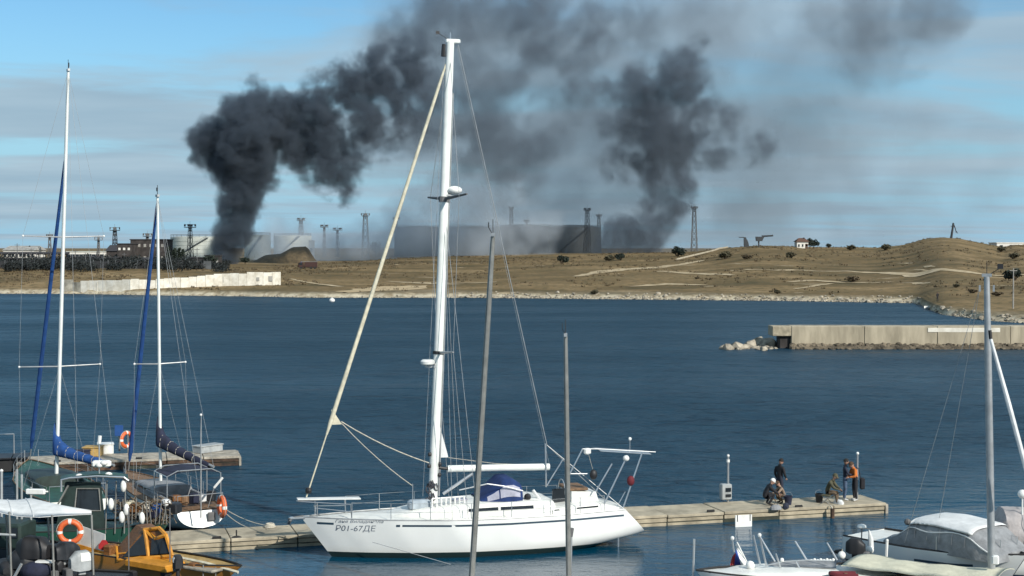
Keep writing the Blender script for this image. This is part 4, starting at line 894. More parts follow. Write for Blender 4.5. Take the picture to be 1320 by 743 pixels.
MB().tube([p + Vector((-.25, 0, -.1)), p + Vector((-.27, 0, -.55))], [.07, .09], 8).build('furler_swivel', 'black', mst, local=True)
for y, off in ((585, -.2), (600, -.21), (612, .2), (598, .2), (625, -.2)): MB().lathe([(.06, -.07), (.075, 0), (.05, .07)], mpy(y) + Vector((off, -.08, 0)), 10).build('winch', 'black', mst, local=True)
q = MB(); rr = random.Random(9)
for k in range(9):
    p = mpy(rr.uniform(618, 648)) + Vector((rr.uniform(-.3, .12), -.2, 0)); q.tube([p + Vector((math.sin(t * .9) * .07, -.02 * t % .05, -.28 * math.sin(t * .52))) for t in range(7)], .022, 5)
q.build('rope_coil', 'rope_dark', mst, local=True)
# boom and vang
bA, bB = loc(yt, 577, 604.5, 0), loc(yt, 708, 602, 0); bm = MB().tube([bA, bB], .13, 12, sx=.85).build('boom', 'mast_white', yt, local=True, smooth=True); MB().tube([mpy(602), bA], .06, 8).build('gooseneck', 'black', bm, local=True)
MB().tube([loc(yt, 571, 637, 0), loc(yt, 609, 611, 0)], .06, 8).build('boom_vang', 'steel', yt, local=True)
MB().tube([loc(yt, 577, 590, 0), loc(yt, 640, 598, 0), loc(yt, 706, 600, 0)], .01, 5).build('lazy_line', 'rope', yt, local=True)
# furled genoa on the forestay
gT, gB = loc(yt, 577, 76, 0), loc(yt, 395, 641, 0)
gl = lambda f: gT.lerp(gB, f)
gn = MB().tube([gl(f) for f in (0, .02, .06, .3, .6, .83, .86)], [.02, .035, .06, .07, .08, .085, .04], 9).build('furled_genoa', 'cream_canvas', yt, local=True, smooth=True)
MB().tube([gl(.85), gl(1)], .028, 8).build('forestay', 'cream_canvas', yt, local=True); MB().lathe([(.1, -.1), (.12, 0), (.1, .1)], gl(.985), 12).build('furler_drum', 'black', yt, local=True)
p = gl(.825); q = MB(); q.sheet(lambda u, v: (p.x + .38 * v * (1 - u * .9), p.y, p.z - .2 + u * .55), 5, 4, .03, (0, 1, 0)); q.build('genoa_clew', 'cream_canvas', gn, local=True)
cl_ = p + Vector((.36, 0, -.1)); stay(yt, 'genoa_sheet', cl_, loc(yt, 553, 597, -.2), .02, 'rope', .12); stay(yt, 'genoa_sheet', cl_ - Vector((0, 0, .05)), loc(yt, 531, 626, -.6), .015, 'rope', .12)
# standing rigging
stay(yt, 'backstay', mpy(58) + Vector((.3, 0, 0)), loc(yt, 705, 574, 0), .016); 
for sd in (-1, 1): stay(yt, 'backstay_leg', loc(yt, 705, 574, 0), (12.1, sd * 1.1, dz_at(h, 12, 0)), .012)
MB().tube([loc(yt, 703, 572, -.1), loc(yt, 704, 628, -.1)], .035, 6).build('backstay_tube', 'steel', yt, local=True)
for sd in (-1, 1):
    ch = Vector((5.9, sd * 1.5, dz_at(h, 5.9))); s1, s2 = mpy(256) + Vector((-.1 * sd, sd * 1.95, .1)), mpy(454) + Vector((.25, sd * 1.35, .1))
    stay(yt, 'cap_shroud', mpy(70), s1, .010); stay(yt, 'cap_shroud', s1, s2, .010); stay(yt, 'cap_shroud', s2, ch, .010); stay(yt, 'lower_shroud', mpy(262), ch + Vector((.35, 0, 0)), .010); stay(yt, 'lower_shroud', mpy(262), ch + Vector((-.6, 0, 0)), .009)
stay(yt, 'inner_line', mpy(75) + Vector((-.2, 0, 0)), loc(yt, 545, 640, -.3), .007); stay(yt, 'topping_lift', mpy(60) + Vector((.25, 0, 0)), bB + Vector((0, 0, .1)), .006)
# pulpit, stanchions, anchor
q = MB(); tip = loc(yt, 383, 642, 0)
for sd in (-1, 1):
    pf = Vector((1.75, sd * h.bb(h.td(1.75)) * .9, dz_at(h, 1.75))); q.tube([pf, pf + Vector((-.05, 0, .55)), Vector((.55, sd * .28, tip.z - .16)), Vector((-.1, sd * .08, tip.z - .12))], .022, 6); q.tube([pf + Vector((-.02, 0, .28)), Vector((.5, sd * .25, zb + .35))], .018, 6); q.tube([(.55, sd * .26, zb), (.55, sd * .28, tip.z - .16)], .02, 6)
q.tube([(-.1, -.08, tip.z - .12), (-.16, 0, tip.z - .1), (-.1, .08, tip.z - .12)], .022, 6); q.build('pulpit', 'steel', yt, local=True, smooth=True)
q = MB(); q.sheet(lambda u, v: (tip.x + u * 2.3, (v - .5) * (.34 + .1 * u), tip.z - .02 - .07 * u), 8, 3, .035); q.build('gangplank', 'white_paint', yt, local=True)
MB().box((-.05, 0, zb - .02), (.75, .16, .1), bev=.03).build('bow_roller', 'steel', yt, local=True); MB().tube([(.1, -.03, zb + .05), (-.3, -.03, zb), (-.42, -.03, zb - .14)], [.035, .04, .05], 6).tube([(-.42, -.22, zb - .06), (-.44, 0, zb - .2), (-.42, .2, zb - .06)], [.03, .06, .03], 6).build('anchor', 'lattice', yt, local=True)
rail_posts(yt, h, [1.75, 3.1, 4.5, 6.0, 7.5, 9.0, 10.2, 11.2], .62)
# stern arch with panel
az = lambda x, y, c_=-.95: loc(yt, x, y, c_)
for sd in (-.95, .95):
    MB().tube([az(729, 622, sd), az(751, 579, sd)], .028, 6).build('arch_post', 'steel', yt, local=True); MB().tube([az(705, 626, sd), az(726, 592, sd)], .022, 6).build('arch_post', 'steel', yt, local=True)
    MB().tube([az(768, 634, sd), az(789, 598, sd)], .03, 6).build('arch_post', 'steel', yt, local=True); MB().tube([az(778, 652, sd), az(809, 587, sd)], .032, 6).build('arch_post', 'steel', yt, local=True); MB().tube([az(803, 656, sd), az(828, 583, sd)], .03, 6).build('arch_post', 'steel', yt, local=True); MB().tube([az(795, 654, sd), az(806, 634, sd)], .018, 6).build('arch_post', 'steel', yt, local=True)
MB().tube([az(735, 611, -.95), az(757, 611, -.95)], .022, 6).build('arch_rail', 'steel', yt, local=True)
p1, p2 = az(768, 579, 0), az(833, 583, 0); q = MB(); q.sheet(lambda u, v: (p1.x + (p2.x - p1.x) * u, (v - .5) * 1.1, p1.z + (p2.z - p1.z) * u + .03 * math.sin(math.pi * v)), 6, 6, .02); q.build('solar_panel', 'steel', yt, local=True)
MB().tube([az(751, 579, -.95), az(751, 579, .95)], .028, 6).build('arch_rail', 'steel', yt, local=True); MB().tube([az(751, 579, -.95), az(770, 579, -.95), az(845, 583, -.95)], .022, 6).build('arch_rail', 'steel', yt, local=True)
p = az(757, 582, -.95); MB().box(p, (.26, .2, .24), bev=.05).build('deck_lamp', 'white_paint', yt, local=True); p = az(807, 591, -.95); MB().ball(p, .13, 10, (1, 1, .9)).build('wind_generator_hub', 'white_paint', yt, local=True, smooth='all')
MB().tube([az(812, 581, -.3), az(812, 567, -.3)], .012, 5).build('aerial', 'steel', yt, local=True); MB().ball(az(812, 566, -.3), .07, 8).build('aerial_head', 'white_paint', yt, local=True)
for x, y, m_ in ((765, 612, 'black'), (813, 620, 'dark_red')): MB().ball(az(x, y, -1.0), .17, 12, (.9, .7, 1.15)).build('danbuoy_bag', m_, yt, local=True, smooth='all'); 
MB().tube([az(757, 580, -.9), az(764, 605, -1.0)], .008, 4).build('bag_lanyard', 'rope', yt, local=True)
p = Vector((12.95, -.15, .45)); MB().ball(p + Vector((-.05, -.2, -.02)), .12, 8).build('stern_fender', 'rubber', yt, local=True); MB().tube([az(797, 690, -1.1), az(797, 706, -1.1)], .03, 5).build('boarding_ladder', 'steel', yt, local=True)
MB().tube([loc(yt, 480, 699, -1.3), (5.0, -2.4, .0), (6.2, -2.75, -.3)], .012, 5).build('mooring_rope', 'wire', yt, local=True)
MB().tube([az(687, 632, -.8), az(697, 646, -.8)], .06, 6).build('fender_roll', 'white_canvas', yt, local=True); MB().ball(az(680, 641, -.9), .14, 8).build('winch', 'black', yt, local=True)

# ---- smaller sailing boats
def sailboat(label, bow, stern, B, fb, hm, mast_px, mast_top_y, mast_m, mr, spreads=(), jib=None, cover=None, boomdrop=0.0, cabin=True, cover_len=3.4, lean_px=None, rail=True, fore=True, group=None, rig=True, boom_z=1.5, jib_top=.95, swing=0.0, deckm='gelcoat', cabm='gelcoat'):
    bow, stern = Vector((*bow, 0)), Vector((*stern, 0)); d = stern - bow; L = d.length
    t_ = thing('sailing_boat', label, 'sailboat', bow, math.atan2(d.y, d.x), group)
    h = Hull(L, B, ([0, .3, .6, 1], [fb * 1.18, fb * 1.02, fb * .97, fb]), SAIL['keel'], SAIL['beam'], L * .09, L * .02, 2.4, 1.9, .3)
    hl = h.mesh(30, 10).build('hull', hm, t_, local=True, smooth=True)
    h.band(L * .12, L * .95, lambda x: dz_at(h, x, -.2), lambda x: dz_at(h, x, -.13), 1).build('sheer_stripe', 'stripe_blue', hl, local=True); h.band(L * .12, L * .95, lambda x: dz_at(h, x, -.2), lambda x: dz_at(h, x, -.13), -1).build('sheer_stripe', 'stripe_blue', hl, local=True)
    h.deck(.02, .08).build('deck', deckm, t_, local=True, smooth='all'); h.rail(.025, .02).build('toe_rail', 'teak', t_, local=True)
    # where the mast's pixel column crosses the centre line
    best = min((abs((WM[t_.name] @ Vector((x, 0, fb + .4))).x / (WM[t_.name] @ Vector((x, 0, 0))).y * F + 660 - mast_px), x) for x in [L * k / 200 for k in range(50, 130)])[1]
    if cabin:
        st = [(L * .26, B * .12, fb, fb + .08, .5), (L * .34, B * .26, fb, fb + .3, .42), (L * .5, B * .31, fb - .03, fb + .45, .4), (L * .64, B * .31, fb - .03, fb + .48, .38)]
        cr = arch_body(MB(), st, 16, 3).build('coachroof', cabm, t_, local=True, smooth=True)
        for a0, a1 in ((.05, .12), (.88, .95)): arch_patch(MB(), st, L * .4, L * .6, a0, a1, .012).build('window', 'dark_glass', cr, local=True)
        q = MB(); q.box((L * .68, B * .3, fb + .12), (L * .26, .12, .3), bev=.03); q.box((L * .68, -B * .3, fb + .12), (L * .26, .12, .3), bev=.03); q.build('cockpit_coaming', cabm, t_, local=True)
    base_z = fb + (.42 if cabin else .05); W0 = WM[t_.name] @ Vector((best, 0, base_z)); top = P(lean_px if lean_px else mast_px, mast_top_y, W0.y); inv = WM[t_.name].inverted(); mA, mT = Vector((best, 0, base_z)), inv @ top
    ms = MB().tube([mA.lerp(mT, f) for f in (0, .4, .8, 1)], [mr, mr, mr * .92, mr * .75], 10, sx=.8).build('mast', mast_m, t_, local=True, smooth=True)
    H = mT.z - mA.z; at = lambda z: mA.lerp(mT, z / H)
    fx = Vector((L * .02, 0, fb * 1.2))
    MB().box(mT + Vector((0, 0, .05)), (.3, .1, .1)).build('masthead', 'alloy', ms, local=True); MB().tube([mT, mT + Vector((0, 0, .5))], .012, 5).build('aerial', 'black', ms, local=True); MB().tube([mT + Vector((-.05, 0, .05)), mT + Vector((-.35, .1, .25))], .012, 5).box(mT + Vector((-.4, .1, .33)), (.18, .02, .16)).build('wind_vane', 'black', ms, local=True)
    prev = {1: mT, -1: mT}
    for z, w in spreads:
        for sd in (-1, 1):
            e_ = at(z) + Vector((.12, sd * w, .05)); MB().tube([at(z), e_], [.035, .022], 7).build('spreader', 'alloy', ms, local=True); MB().ball(e_, .05, 6).build('spreader_tip', 'white_paint', ms, local=True)
            if rig: stay(t_, 'shroud', prev[sd], e_, .006)
            prev[sd] = e_
    for sd in ((-1, 1) if rig else ()):
        ch = Vector((best + .1, sd * B * .44, fb)); stay(t_, 'shroud', prev[sd], ch, .006)
        if spreads: stay(t_, 'lower_shroud', at(spreads[-1][0]), ch + Vector((.3, 0, 0)), .005)
    if rig: stay(t_, 'backstay', mT, (L * .98, 0, fb), .006)
    if jib:
        jT = mA.lerp(mT, jib_top) ; gl = lambda f: jT.lerp(fx, f); MB().tube([gl(f) for f in (0, .03, .3, .7, .93, .96)], [.03, .06, .085, .1, .1, .05], 8).build('furled_jib', jib, t_, local=True, smooth=True); MB().tube([gl(.95), gl(1)], .03, 6).build('furler', 'alloy', t_, local=True)
    elif fore and rig: stay(t_, 'forestay', mA.lerp(mT, .97), fx, .009)
    if cover:
        g = at(boom_z - base_z + .1); q = MB(); SW = Matrix.Rotation(swing, 3, 'Z'); be = g + SW @ Vector((cover_len + .25, 0, -boomdrop))
        def fn(u, v):
            x = -.12 + (cover_len + .12) * u; a = 2 * math.pi * v; rr_ = interp(u, [0, .05, .3, .7, 1], [.16, .26, .24, .17, .09]); hh = interp(u, [0, .04, .12, .35, 1], [1.25, .95, .5, .28, .14]) * (cover_len / 3.4)
            c_, s_ = math.cos(a), math.sin(a); wob = 1 + .08 * math.sin(u * 40 + v * 9)
            return g + SW @ Vector((x, rr_ * c_ * wob, -boomdrop * u + (hh * max(0, s_) * wob + .16 * min(0, s_))))
        q.grid(fn, 26, 14); cv = q.build('sail_cover', cover, t_, local=True, smooth='all'); MB().tube([g, be], .06, 8).build('boom', 'alloy', t_, local=True)
        for k in range(6):
            u = .12 + k * .15; MB().tube([fn(u, j / 10) for j in range(11)], .012, 4).build('sail_tie', 'rope', cv, local=True)
        stay(t_, 'topping_lift', mT, be, .006)
    if rail: rail_posts(t_, h, [L * f for f in (.06, .2, .35, .5, .65, .8, .95)], .58)
    if rail:
        q = MB()
        for sd in (-1, 1):
            a = Vector((L * .97, sd * h.bb(.97) * .9, fb)); q.tube([a, a + Vector((.02, 0, .62)), Vector((L * .98, 0, fb + .62))], .02, 6)
        q.build('pushpit', 'steel', t_, local=True)
    return t_, h, at, best
hullmat('white_hull', (0.78, 0.79, 0.76), (0.03, 0.05, 0.10), .1); hullmat('navy_hull', (0.03, 0.045, 0.08), (0.05, 0.02, 0.02), .1); hullmat('green_hull', (0.018, 0.07, 0.05), (0.03, 0.02, 0.02), .1)
hullmat('wood_hull', (0.42, 0.19, 0.04), (0.02, 0.03, 0.03), .12); hullmat('black_hull', (0.02, 0.022, 0.028), (0.02, 0.02, 0.02), .05)
sailboat('tall-masted yacht with blue furled jib and blue sail cover at the left edge', (-23.0, 70.2), (-17.5, 59.6), 3.3, 1.05, 'green_hull', 70.5, 92, 'mast_white', .105, ((10.3, 1.7), (4.7, 1.7)), 'blue_canvas', 'blue_canvas', .3, lean_px=88, boom_z=2.35, cover_len=3.3, jib_top=.80, swing=R(30), deckm='green_paint', cabm='dark_green')
y2, h2, at2, bx2 = sailboat('smaller yacht with navy sail cover and white stern at the pier', (-17.6, 67.4), (-12.15, 57.9), 2.7, .95, 'white_hull', 205.5, 254, 'mast_white', .085, ((5.0, 1.1),), 'blue_canvas', 'navy_canvas', .75, lean_px=203, boom_z=2.9, cover_len=3.0, jib_top=.99, swing=R(25), deckm='teak', cabm='grey_canvas')
L2 = h2.L
# bimini frame, outboard and stern clutter of the smaller yacht
q = MB()
for x in (L2 * .74, L2 * .9): q.tube([(x, -1.1, .95), (x, -1.1, 2.25), (x + .05, -.7, 2.45), (x + .05, .7, 2.45), (x, 1.1, 2.25), (x, 1.1, .95)], .025, 6)
q.tube([(L2 * .74, -1.1, 2.25), (L2 * .9, -1.1, 2.25)], .02, 6); q.build('bimini_frame', 'steel', y2, local=True)
MB().sheet(lambda u, v: (L2 * (.74 + .16 * u), (v - .5) * 2.1, 2.27 + .2 * math.sin(math.pi * v)), 6, 8, .02).build('bimini', 'navy_canvas', y2, local=True, smooth='all')
rr = random.Random(12)
for k, (m_, s) in enumerate((('brown_wood', .32), ('teak', .25), ('navy_canvas', .3), ('white_canvas', .22), ('dark_hull', .3))):
    MB().box((L2 * .92 - k * .12, -.8 + k * .4, 1.15 + s / 2), (s, s * 1.2, s * 1.4), k, bev=.04).build('stern_locker', m_, y2, local=True)
MB().box((L2 - .02, .35, .72), (.1, .3, .34), bev=.02).build('stern_bracket', 'lattice', y2, local=True)
p = P(286, 653, 58.0); lifering(p, .36, Matrix.Rotation(R(-62), 3, 'Z') @ XROT, 'orange horseshoe ring on the stern rail of the smaller yacht')
t_ = thing('whip_aerial', 'thin white whip aerial pole beside the smaller yacht stern', 'pole', P(259, 668, 57.2)); a = P(259, 668, 57.2); MB().tube([a, P(259, 560, 57.2), P(259.5, 533, 57.2)], [.03, .025, .012], 6).build('pole', 'alloy', t_); MB().ball(P(259, 535, 57.2), .05, 8).build('tip', 'white_paint', t_)
t_ = thing('boat_hook', 'short white pole slanting above the smaller yacht stern', 'pole', P(275, 630, 58.2)); MB().tube([P(276, 629, 58.2), P(287, 616, 58.2)], .05, 6).build('shaft', 'white_paint', t_); MB().tube([P(268, 655, 58.2), P(276, 629, 58.2)], .015, 5).build('handle', 'alloy', t_)
for a, b_ in (((289, 660), (345, 682)), ((288, 655), (372, 678))):
    t_ = thing('mooring_line', 'slack mooring line from the smaller yacht to the pier' if a[1] == 660 else 'longer mooring line from the smaller yacht to the pier', 'rope', P(*a, 58.1)); p, q_ = P(*a, 58.1), G(*b_, .48); MB().tube([p.lerp(q_, k / 8) - Vector((0, 0, .25 * 4 * k / 8 * (1 - k / 8))) for k in range(9)], .014, 5).build('rope', 'rope', t_)
# boats below the frame whose masts stand in the picture
sailboat('sailboat with tall bare grey mast crossing the white yacht', (-1.5, 38.2), (-1.05, 46.3), 2.3, .85, 'navy_hull', 613, 305, 'alloy_dull', .112, (), None, None, 0, lean_px=635.5, rail=False, rig=False)
sailboat('sailboat with shorter bare grey mast right of the boom', (1.55, 38.6), (1.75, 46.0), 2.2, .8, 'white_hull', 727.5, 434, 'alloy_dull', .10, (), None, None, 0, lean_px=729, rail=False, fore=False, rig=False)
t_ = thing('mooring_post', 'short grey post with dark cap in front of the yacht', 'post', P(735, 760, 48)); MB().tube([P(734, 790, 48), P(735.5, 690, 48)], .06, 8).build('shaft', 'alloy', t_); MB().tube([P(735.5, 692, 48), P(736.5, 681, 48)], [.07, .09], 8).build('cap', 'lattice', t_)
bC, hC, atC, bxC = sailboat('sailboat with thick grey mast and cream awning at the right', (20.8, 45.2), (12.2, 47.6), 2.4, .55, 'white_hull', 1274, 357, 'alloy', .12, (), None, None, 0, cabin=False, lean_px=1272, rail=False, fore=False, rig=False)
p = atC(6.9 - 0); iv = WM[bC.name].inverted()
a = P(1277, 437, 46.2); b_ = P(1330, 632, 45.6); MB().tube([iv @ a, iv @ P(1300, 520, 45.9), iv @ b_], [.05, .075, .075], 8).build('furled_jib', 'white_canvas', bC, local=True); MB().tube([iv @ P(1276, 426, 46.2), iv @ a], .06, 6).build('furler_swivel', 'black', bC, local=True)
for x in (1263, 1281): MB().box(iv @ P(x, 372, 46.3), (.06, .06, .2)).build('masthead_block', 'alloy', bC, local=True)
MB().box(iv @ P(1283, 722, 46.3), (.22, .2, .3), bev=.04).build('mast_lamp', 'white_paint', bC, local=True)
for a, b_ in (((1262, 375), (1166, 700)), ((1262, 378), (1207, 690))): stay(bC, 'shroud', iv @ P(*a, 46.4), iv @ P(*b_, 50.6), .008)
c4 = [P(1084, 729, 47.6), P(1126, 715, 50.2), P(1308, 733, 47.6), P(1282, 749, 45.6)]
def aw(u, v):
    p = c4[0].lerp(c4[3], u).lerp(c4[1].lerp(c4[2], u), v); p = p.copy(); p.z += .16 * math.sin(math.pi * v) - .14 * math.sin(math.pi * u) * (1 if v > .5 else .3) + .02 * math.sin(u * 23); return iv @ p
cvr = MB().sheet(aw, 24, 10, .02).build('awning', 'awning', bC, local=True, smooth='all')
for k in (.06, .35, .64, .94): MB().tube([aw(k, v / 10) - Vector((0, 0, .03)) for v in range(11)], .02, 5).build('awning_batten', 'alloy', cvr, local=True)
for x, y in ((1103, 727), (1170, 738), (1290, 738)): p = iv @ P(x, y, 48.5); MB().tube([p, Vector((p.x, p.y, .8))], .02, 6).build('awning_pole', 'steel', bC, local=True)

# ---- motor boats
def motorboat(name, label, bow, stern, B, fb, hm, cat='motorboat', flare=1.0, deckm='gelcoat'):
    bow, stern = Vector((*bow, 0)), Vector((*stern, 0)); d = stern - bow; L = d.length; t_ = thing(name, label, cat, bow, math.atan2(d.y, d.x))
    h = Hull(L, B, ([0, .3, .6, 1], [fb * 1.25, fb * 1.08, fb, fb * .95]), ([0, .1, .4, 1], [.05, -.25, -.4, -.35]), ([0, .05, .15, .3, .5, .8, 1], [.02, .25, .58, .88, 1, 1, .94]), L * .12, .1, 3.2, 2.4, .2)
    hl = h.mesh(28, 10).build('hull', hm, t_, local=True, smooth=True); h.deck(.03, .05).build('deck', deckm, t_, local=True, smooth='all'); h.rail(.035, .02).build('rub_rail', 'rubber', t_, local=True)
    return t_, h
# dark green wheelhouse boat
gb, gh = motorboat('fishing_boat', 'dark green wheelhouse boat with cluttered deck beside the orange boat', (-12.95, 55.9), (-18.2, 55.4), 2.1, .8, 'green_hull', deckm='green_paint'); gi = WM[gb.name].inverted()
def wh(x, y, Y): return gi @ P(x, y, Y)
q = MB(); A_ = [wh(70, 690, 54.7), wh(137, 690, 54.7), wh(130, 622, 54.9), wh(84, 622, 54.9)]; Bk = [wh(74, 688, 56.6), wh(137, 688, 56.6), wh(130, 621, 56.3), wh(86, 621, 56.3)]
def wall_with_hole(a, b_, c_, d_, u0, u1, v0, v1, dep, mb):
    pt = lambda u, v: a.lerp(b_, u).lerp(d_.lerp(c_, u), v); us, vs_ = [0, u0, u1, 1], [0, v0, v1, 1]
    for i in range(3):
        for j in range(3):
            if i == 1 and j == 1: continue
            mb.add([pt(us[i], vs_[j]), pt(us[i + 1], vs_[j]), pt(us[i + 1], vs_[j + 1]), pt(us[i], vs_[j + 1])], [(0, 1, 2, 3)])
    return [pt(u0, v0), pt(u1, v0), pt(u1, v1), pt(u0, v1)]
wnd = wall_with_hole(*A_, .34, .93, .46, .88, 0, q)
q.add(A_ + Bk, [(1, 5, 6, 2), (5, 4, 7, 6), (4, 0, 3, 7), (3, 2, 6, 7)]); whs = q.build('wheelhouse', 'dark_green', gb, local=True)
nrm = Vector((0, .0, 0)); MB().add([p + (gi.to_3x3() @ Vector((0, .06, 0))) for p in wnd], [(0, 1, 2, 3)]).build('window', 'dark_glass', whs, local=True); MB().tube(wnd + wnd[:1], .035, 5).build('window_frame', 'alloy_dull', whs, local=True)
MB().tube([wh(90, 660, 54.6), wh(72, 655, 54.6), wh(88, 626, 54.7)], .04, 5).build('side_trim', 'alloy_dull', whs, local=True)
rf = [(wh(78, 621, 54.5), wh(165, 618, 54.6)), (wh(78, 616, 56.8), wh(165, 614, 56.8))]
MB().sheet(lambda u, v: rf[0][0].lerp(rf[0][1], u).lerp(rf[1][0].lerp(rf[1][1], u), v) + Vector((0, 0, .14 * math.sin(math.pi * u) + .08)), 10, 5, .06).build('roof', 'green_paint', gb, local=True, smooth='all')
MB().tube([wh(79, 634, 54.45), wh(79, 619, 54.45), wh(90, 616.5, 54.45), wh(125, 614, 54.45), wh(160, 615.5, 54.45), wh(166, 620, 54.45)], .04, 6).build('roof_rail', 'steel', gb, local=True)
for x, y in ((102, 614), (140, 612), (134, 597), (128, 600)): MB().ball(wh(x, y, 55), .12, 8, (1.2, 1, .8)).build('roof_lamp', 'white_paint', gb, local=True, smooth='all')
MB().tube([wh(128, 612, 55.2), wh(128, 566, 55.2)], .03, 6).build('aerial', 'steel', gb, local=True); MB().tube([wh(128, 572, 55.2), wh(129, 562, 55.2)], .07, 6).build('aerial_head', 'white_paint', gb, local=True); MB().box(wh(131, 598, 55.2), (.7, .3, .25), bev=.06).build('searchlight', 'white_paint', gb, local=True)
for x in (136, 148, 160): MB().tube([wh(x, 688, 54.7), wh(x + 2, 620, 54.8)], .025, 5).build('cabin_post', 'alloy_dull', gb, local=True)
for k, (x, y) in enumerate(((143, 650), (159, 627), (183, 668), (163, 657), (157, 667))): MB().ball(wh(x, y, 54.55), .15, 10, (.75, .75, 1.5)).build('fender', 'white_paint', gb, local=True, smooth='all')
for k, (x, y, m_, s) in enumerate(((175, 655, 'brown_wood', .4), (190, 652, 'rope', .35), (204, 655, 'blue_canvas', .45), (214, 648, 'white_canvas', .3), (222, 655, 'dark_hull', .5), (168, 650, 'cream_canvas', .3), (198, 662, 'navy_canvas', .4), (183, 660, 'grey_paint', .35))):
    p = wh(x, y, 55.2 + .1 * (k % 3)); MB().box(p, (s * 1.2, s, s * .8), k * .7, bev=.05).build('deck_crate', m_, gb, local=True)
q = MB(); rr = random.Random(31)
for k in range(170):
    p = wh(rr.uniform(152, 216), rr.uniform(644, 672), rr.uniform(54.9, 55.7)); a = rr.uniform(0, 6.3); q.tube([p, p + Vector((math.cos(a) * .25, .1, rr.uniform(-.15, .2))), p + Vector((math.cos(a) * .4, rr.uniform(-.2, .2), rr.uniform(-.25, .15)))], .018, 4)
o = q.build('net_heap', 'net', gb, local=True); o['kind'] = 'stuff'
q = MB()
for k in range(14): x = 150 + k * 5; p = wh(x, 676, 54.75); q.tube([p, p + Vector((rr.uniform(-.1, .1), 0, rr.uniform(.5, 1.1)))], .018, 5)
o = q.build('rail_posts', 'alloy_dull', gb, local=True); o['kind'] = 'stuff'
# orange wooden boat
ob, oh = motorboat('wooden_boat', 'orange and brown wooden boat with framed cabin at the lower left', (-8.95, 48.7), (-15.9, 53.3), 1.9, .62, 'wood_hull', deckm='deck_ochre'); oi = WM[ob.name].inverted()
def ow(x, y, Y): return oi @ P(x, y, Y)
DY = lambda x: interp(x, [95, 308], [53.0, 48.6])
q = MB(); n_ = [ow(100, 709, 52.4), ow(136, 722, 51.6), ow(136, 689, 51.6), ow(100, 676, 52.4)]
q.sheet(lambda u, v: n_[0].lerp(n_[1], u).lerp(n_[3].lerp(n_[2], u), v), 6, 4, .05, (0, .5, 0)); q.build('side_panel', 'white_paint', ob, local=True)
q = MB(); n_ = [ow(100, 712, 52.3), ow(150, 731, 51.3), ow(150, 716, 51.3), ow(100, 701, 52.3)]; q.sheet(lambda u, v: n_[0].lerp(n_[1], u).lerp(n_[3].lerp(n_[2], u), v), 6, 3, .07, (0, .5, 0)); q.build('rubbing_strake', 'orange_paint', ob, local=True)
p0, p1 = ow(127, 713, 51.75), ow(146, 697, 51.4); q = MB(); v, f = [], []
for k in range(10): a = 2 * math.pi * k / 10; c_ = ow(134 + 7 * math.cos(a) * (1 + .25 * math.sin(3 * a)), 703 + 7 * math.sin(a), 51.55); v.append(c_)
q.add(v + [p + (oi.to_3x3() @ Vector((0, .03, 0))) for p in v], [tuple(range(10))]); q.build('painted_emblem', 'red', ob, local=True)
MB().box(ow(143, 712, 51.5), (.35, .45, .55), .1, bev=.05).build('wooden_locker', 'brown_wood', ob, local=True)
fr = [ow(168, 722, 50.3), ow(223, 717, 49.7), ow(216, 692, 50.0), ow(204, 681, 50.4), ow(184, 683, 50.9), ow(176, 690, 51.0)]
cab0 = [ow(153, 722, 50.7), ow(222, 717, 49.9), ow(214, 690, 50.2), ow(205, 681, 50.6), ow(186, 683, 50.9)]
bk = [p + (oi.to_3x3() @ Vector((-.5, .9, 0))) for p in cab0]
q = MB(); q.add(cab0 + bk, [(0, 5, 6, 1), (1, 6, 7, 2), (2, 7, 8, 3), (3, 8, 9, 4), (4, 9, 5, 0), (5, 9, 8, 7, 6), (0, 1, 2, 3, 4)]); cb2 = q.build('cabin', 'brown_wood', ob, local=True)
tow = oi.to_3x3() @ Vector((0, -.03, 0))
for a, b_, c_, d_ in ((ow(158, 718, 50.6), ow(189, 715, 50.3), ow(189, 686, 50.75), ow(185, 688, 50.8)), (ow(194, 715, 50.2), ow(219, 713, 49.95), ow(212, 692, 50.2), ow(196, 693, 50.5))):
    MB().add([p + tow for p in (a, b_, c_, d_)], [(0, 1, 2, 3)]).build('window', 'dark_glass', cb2, local=True)
for a, b_ in (((153, 722, 50.6), (222, 717, 49.85)), ((222, 717, 49.85), (214, 690, 50.15)), ((214, 690, 50.15), (205, 681, 50.55)), ((205, 681, 50.55), (186, 683, 50.85)), ((192, 720, 50.2), (187, 684, 50.8)), ((186, 683, 50.85), (200, 695, 50.45)), ((200, 695, 50.4), (213, 690, 50.15))):
    MB().tube([ow(*a), ow(*b_)], .07, 6).build('cabin_frame', 'orange_paint', cb2, local=True)
MB().tube([ow(152, 724, 50.6), ow(150, 704, 50.7)], .04, 6).tube([ow(150, 714, 50.7), ow(176, 712, 50.6)], .03, 6).build('grab_rail', 'orange_paint', ob, local=True)
MB().box(ow(200, 727, 49.7), (2.0, .9, .25), bev=.04).build('fore_locker', 'orange_paint', ob, local=True); MB().box(ow(262, 732, 49.1), (1.5, .7, .1), bev=.03).build('foredeck_board', 'pier_wood', ob, local=True)
for x, y in ((250, 730), (214, 738), (170, 741)): MB().box(ow(x, y, 49.2), (.3, .3, .25), bev=.04).build('deck_box', 'black' if x < 240 else 'brown_wood', ob, local=True)
q = MB(); q.tube([ow(226, 718, 49.7), ow(265, 726, 49.1), ow(307, 738, 48.6)], .05, 6); q.build('gunwale_cap', 'cream_canvas', ob, local=True)
for x in (262, 278): MB().tube([ow(x, 745, 48.6), ow(x, 729, 48.9)], .02, 5).build('thole_post', 'alloy_dull', ob, local=True)
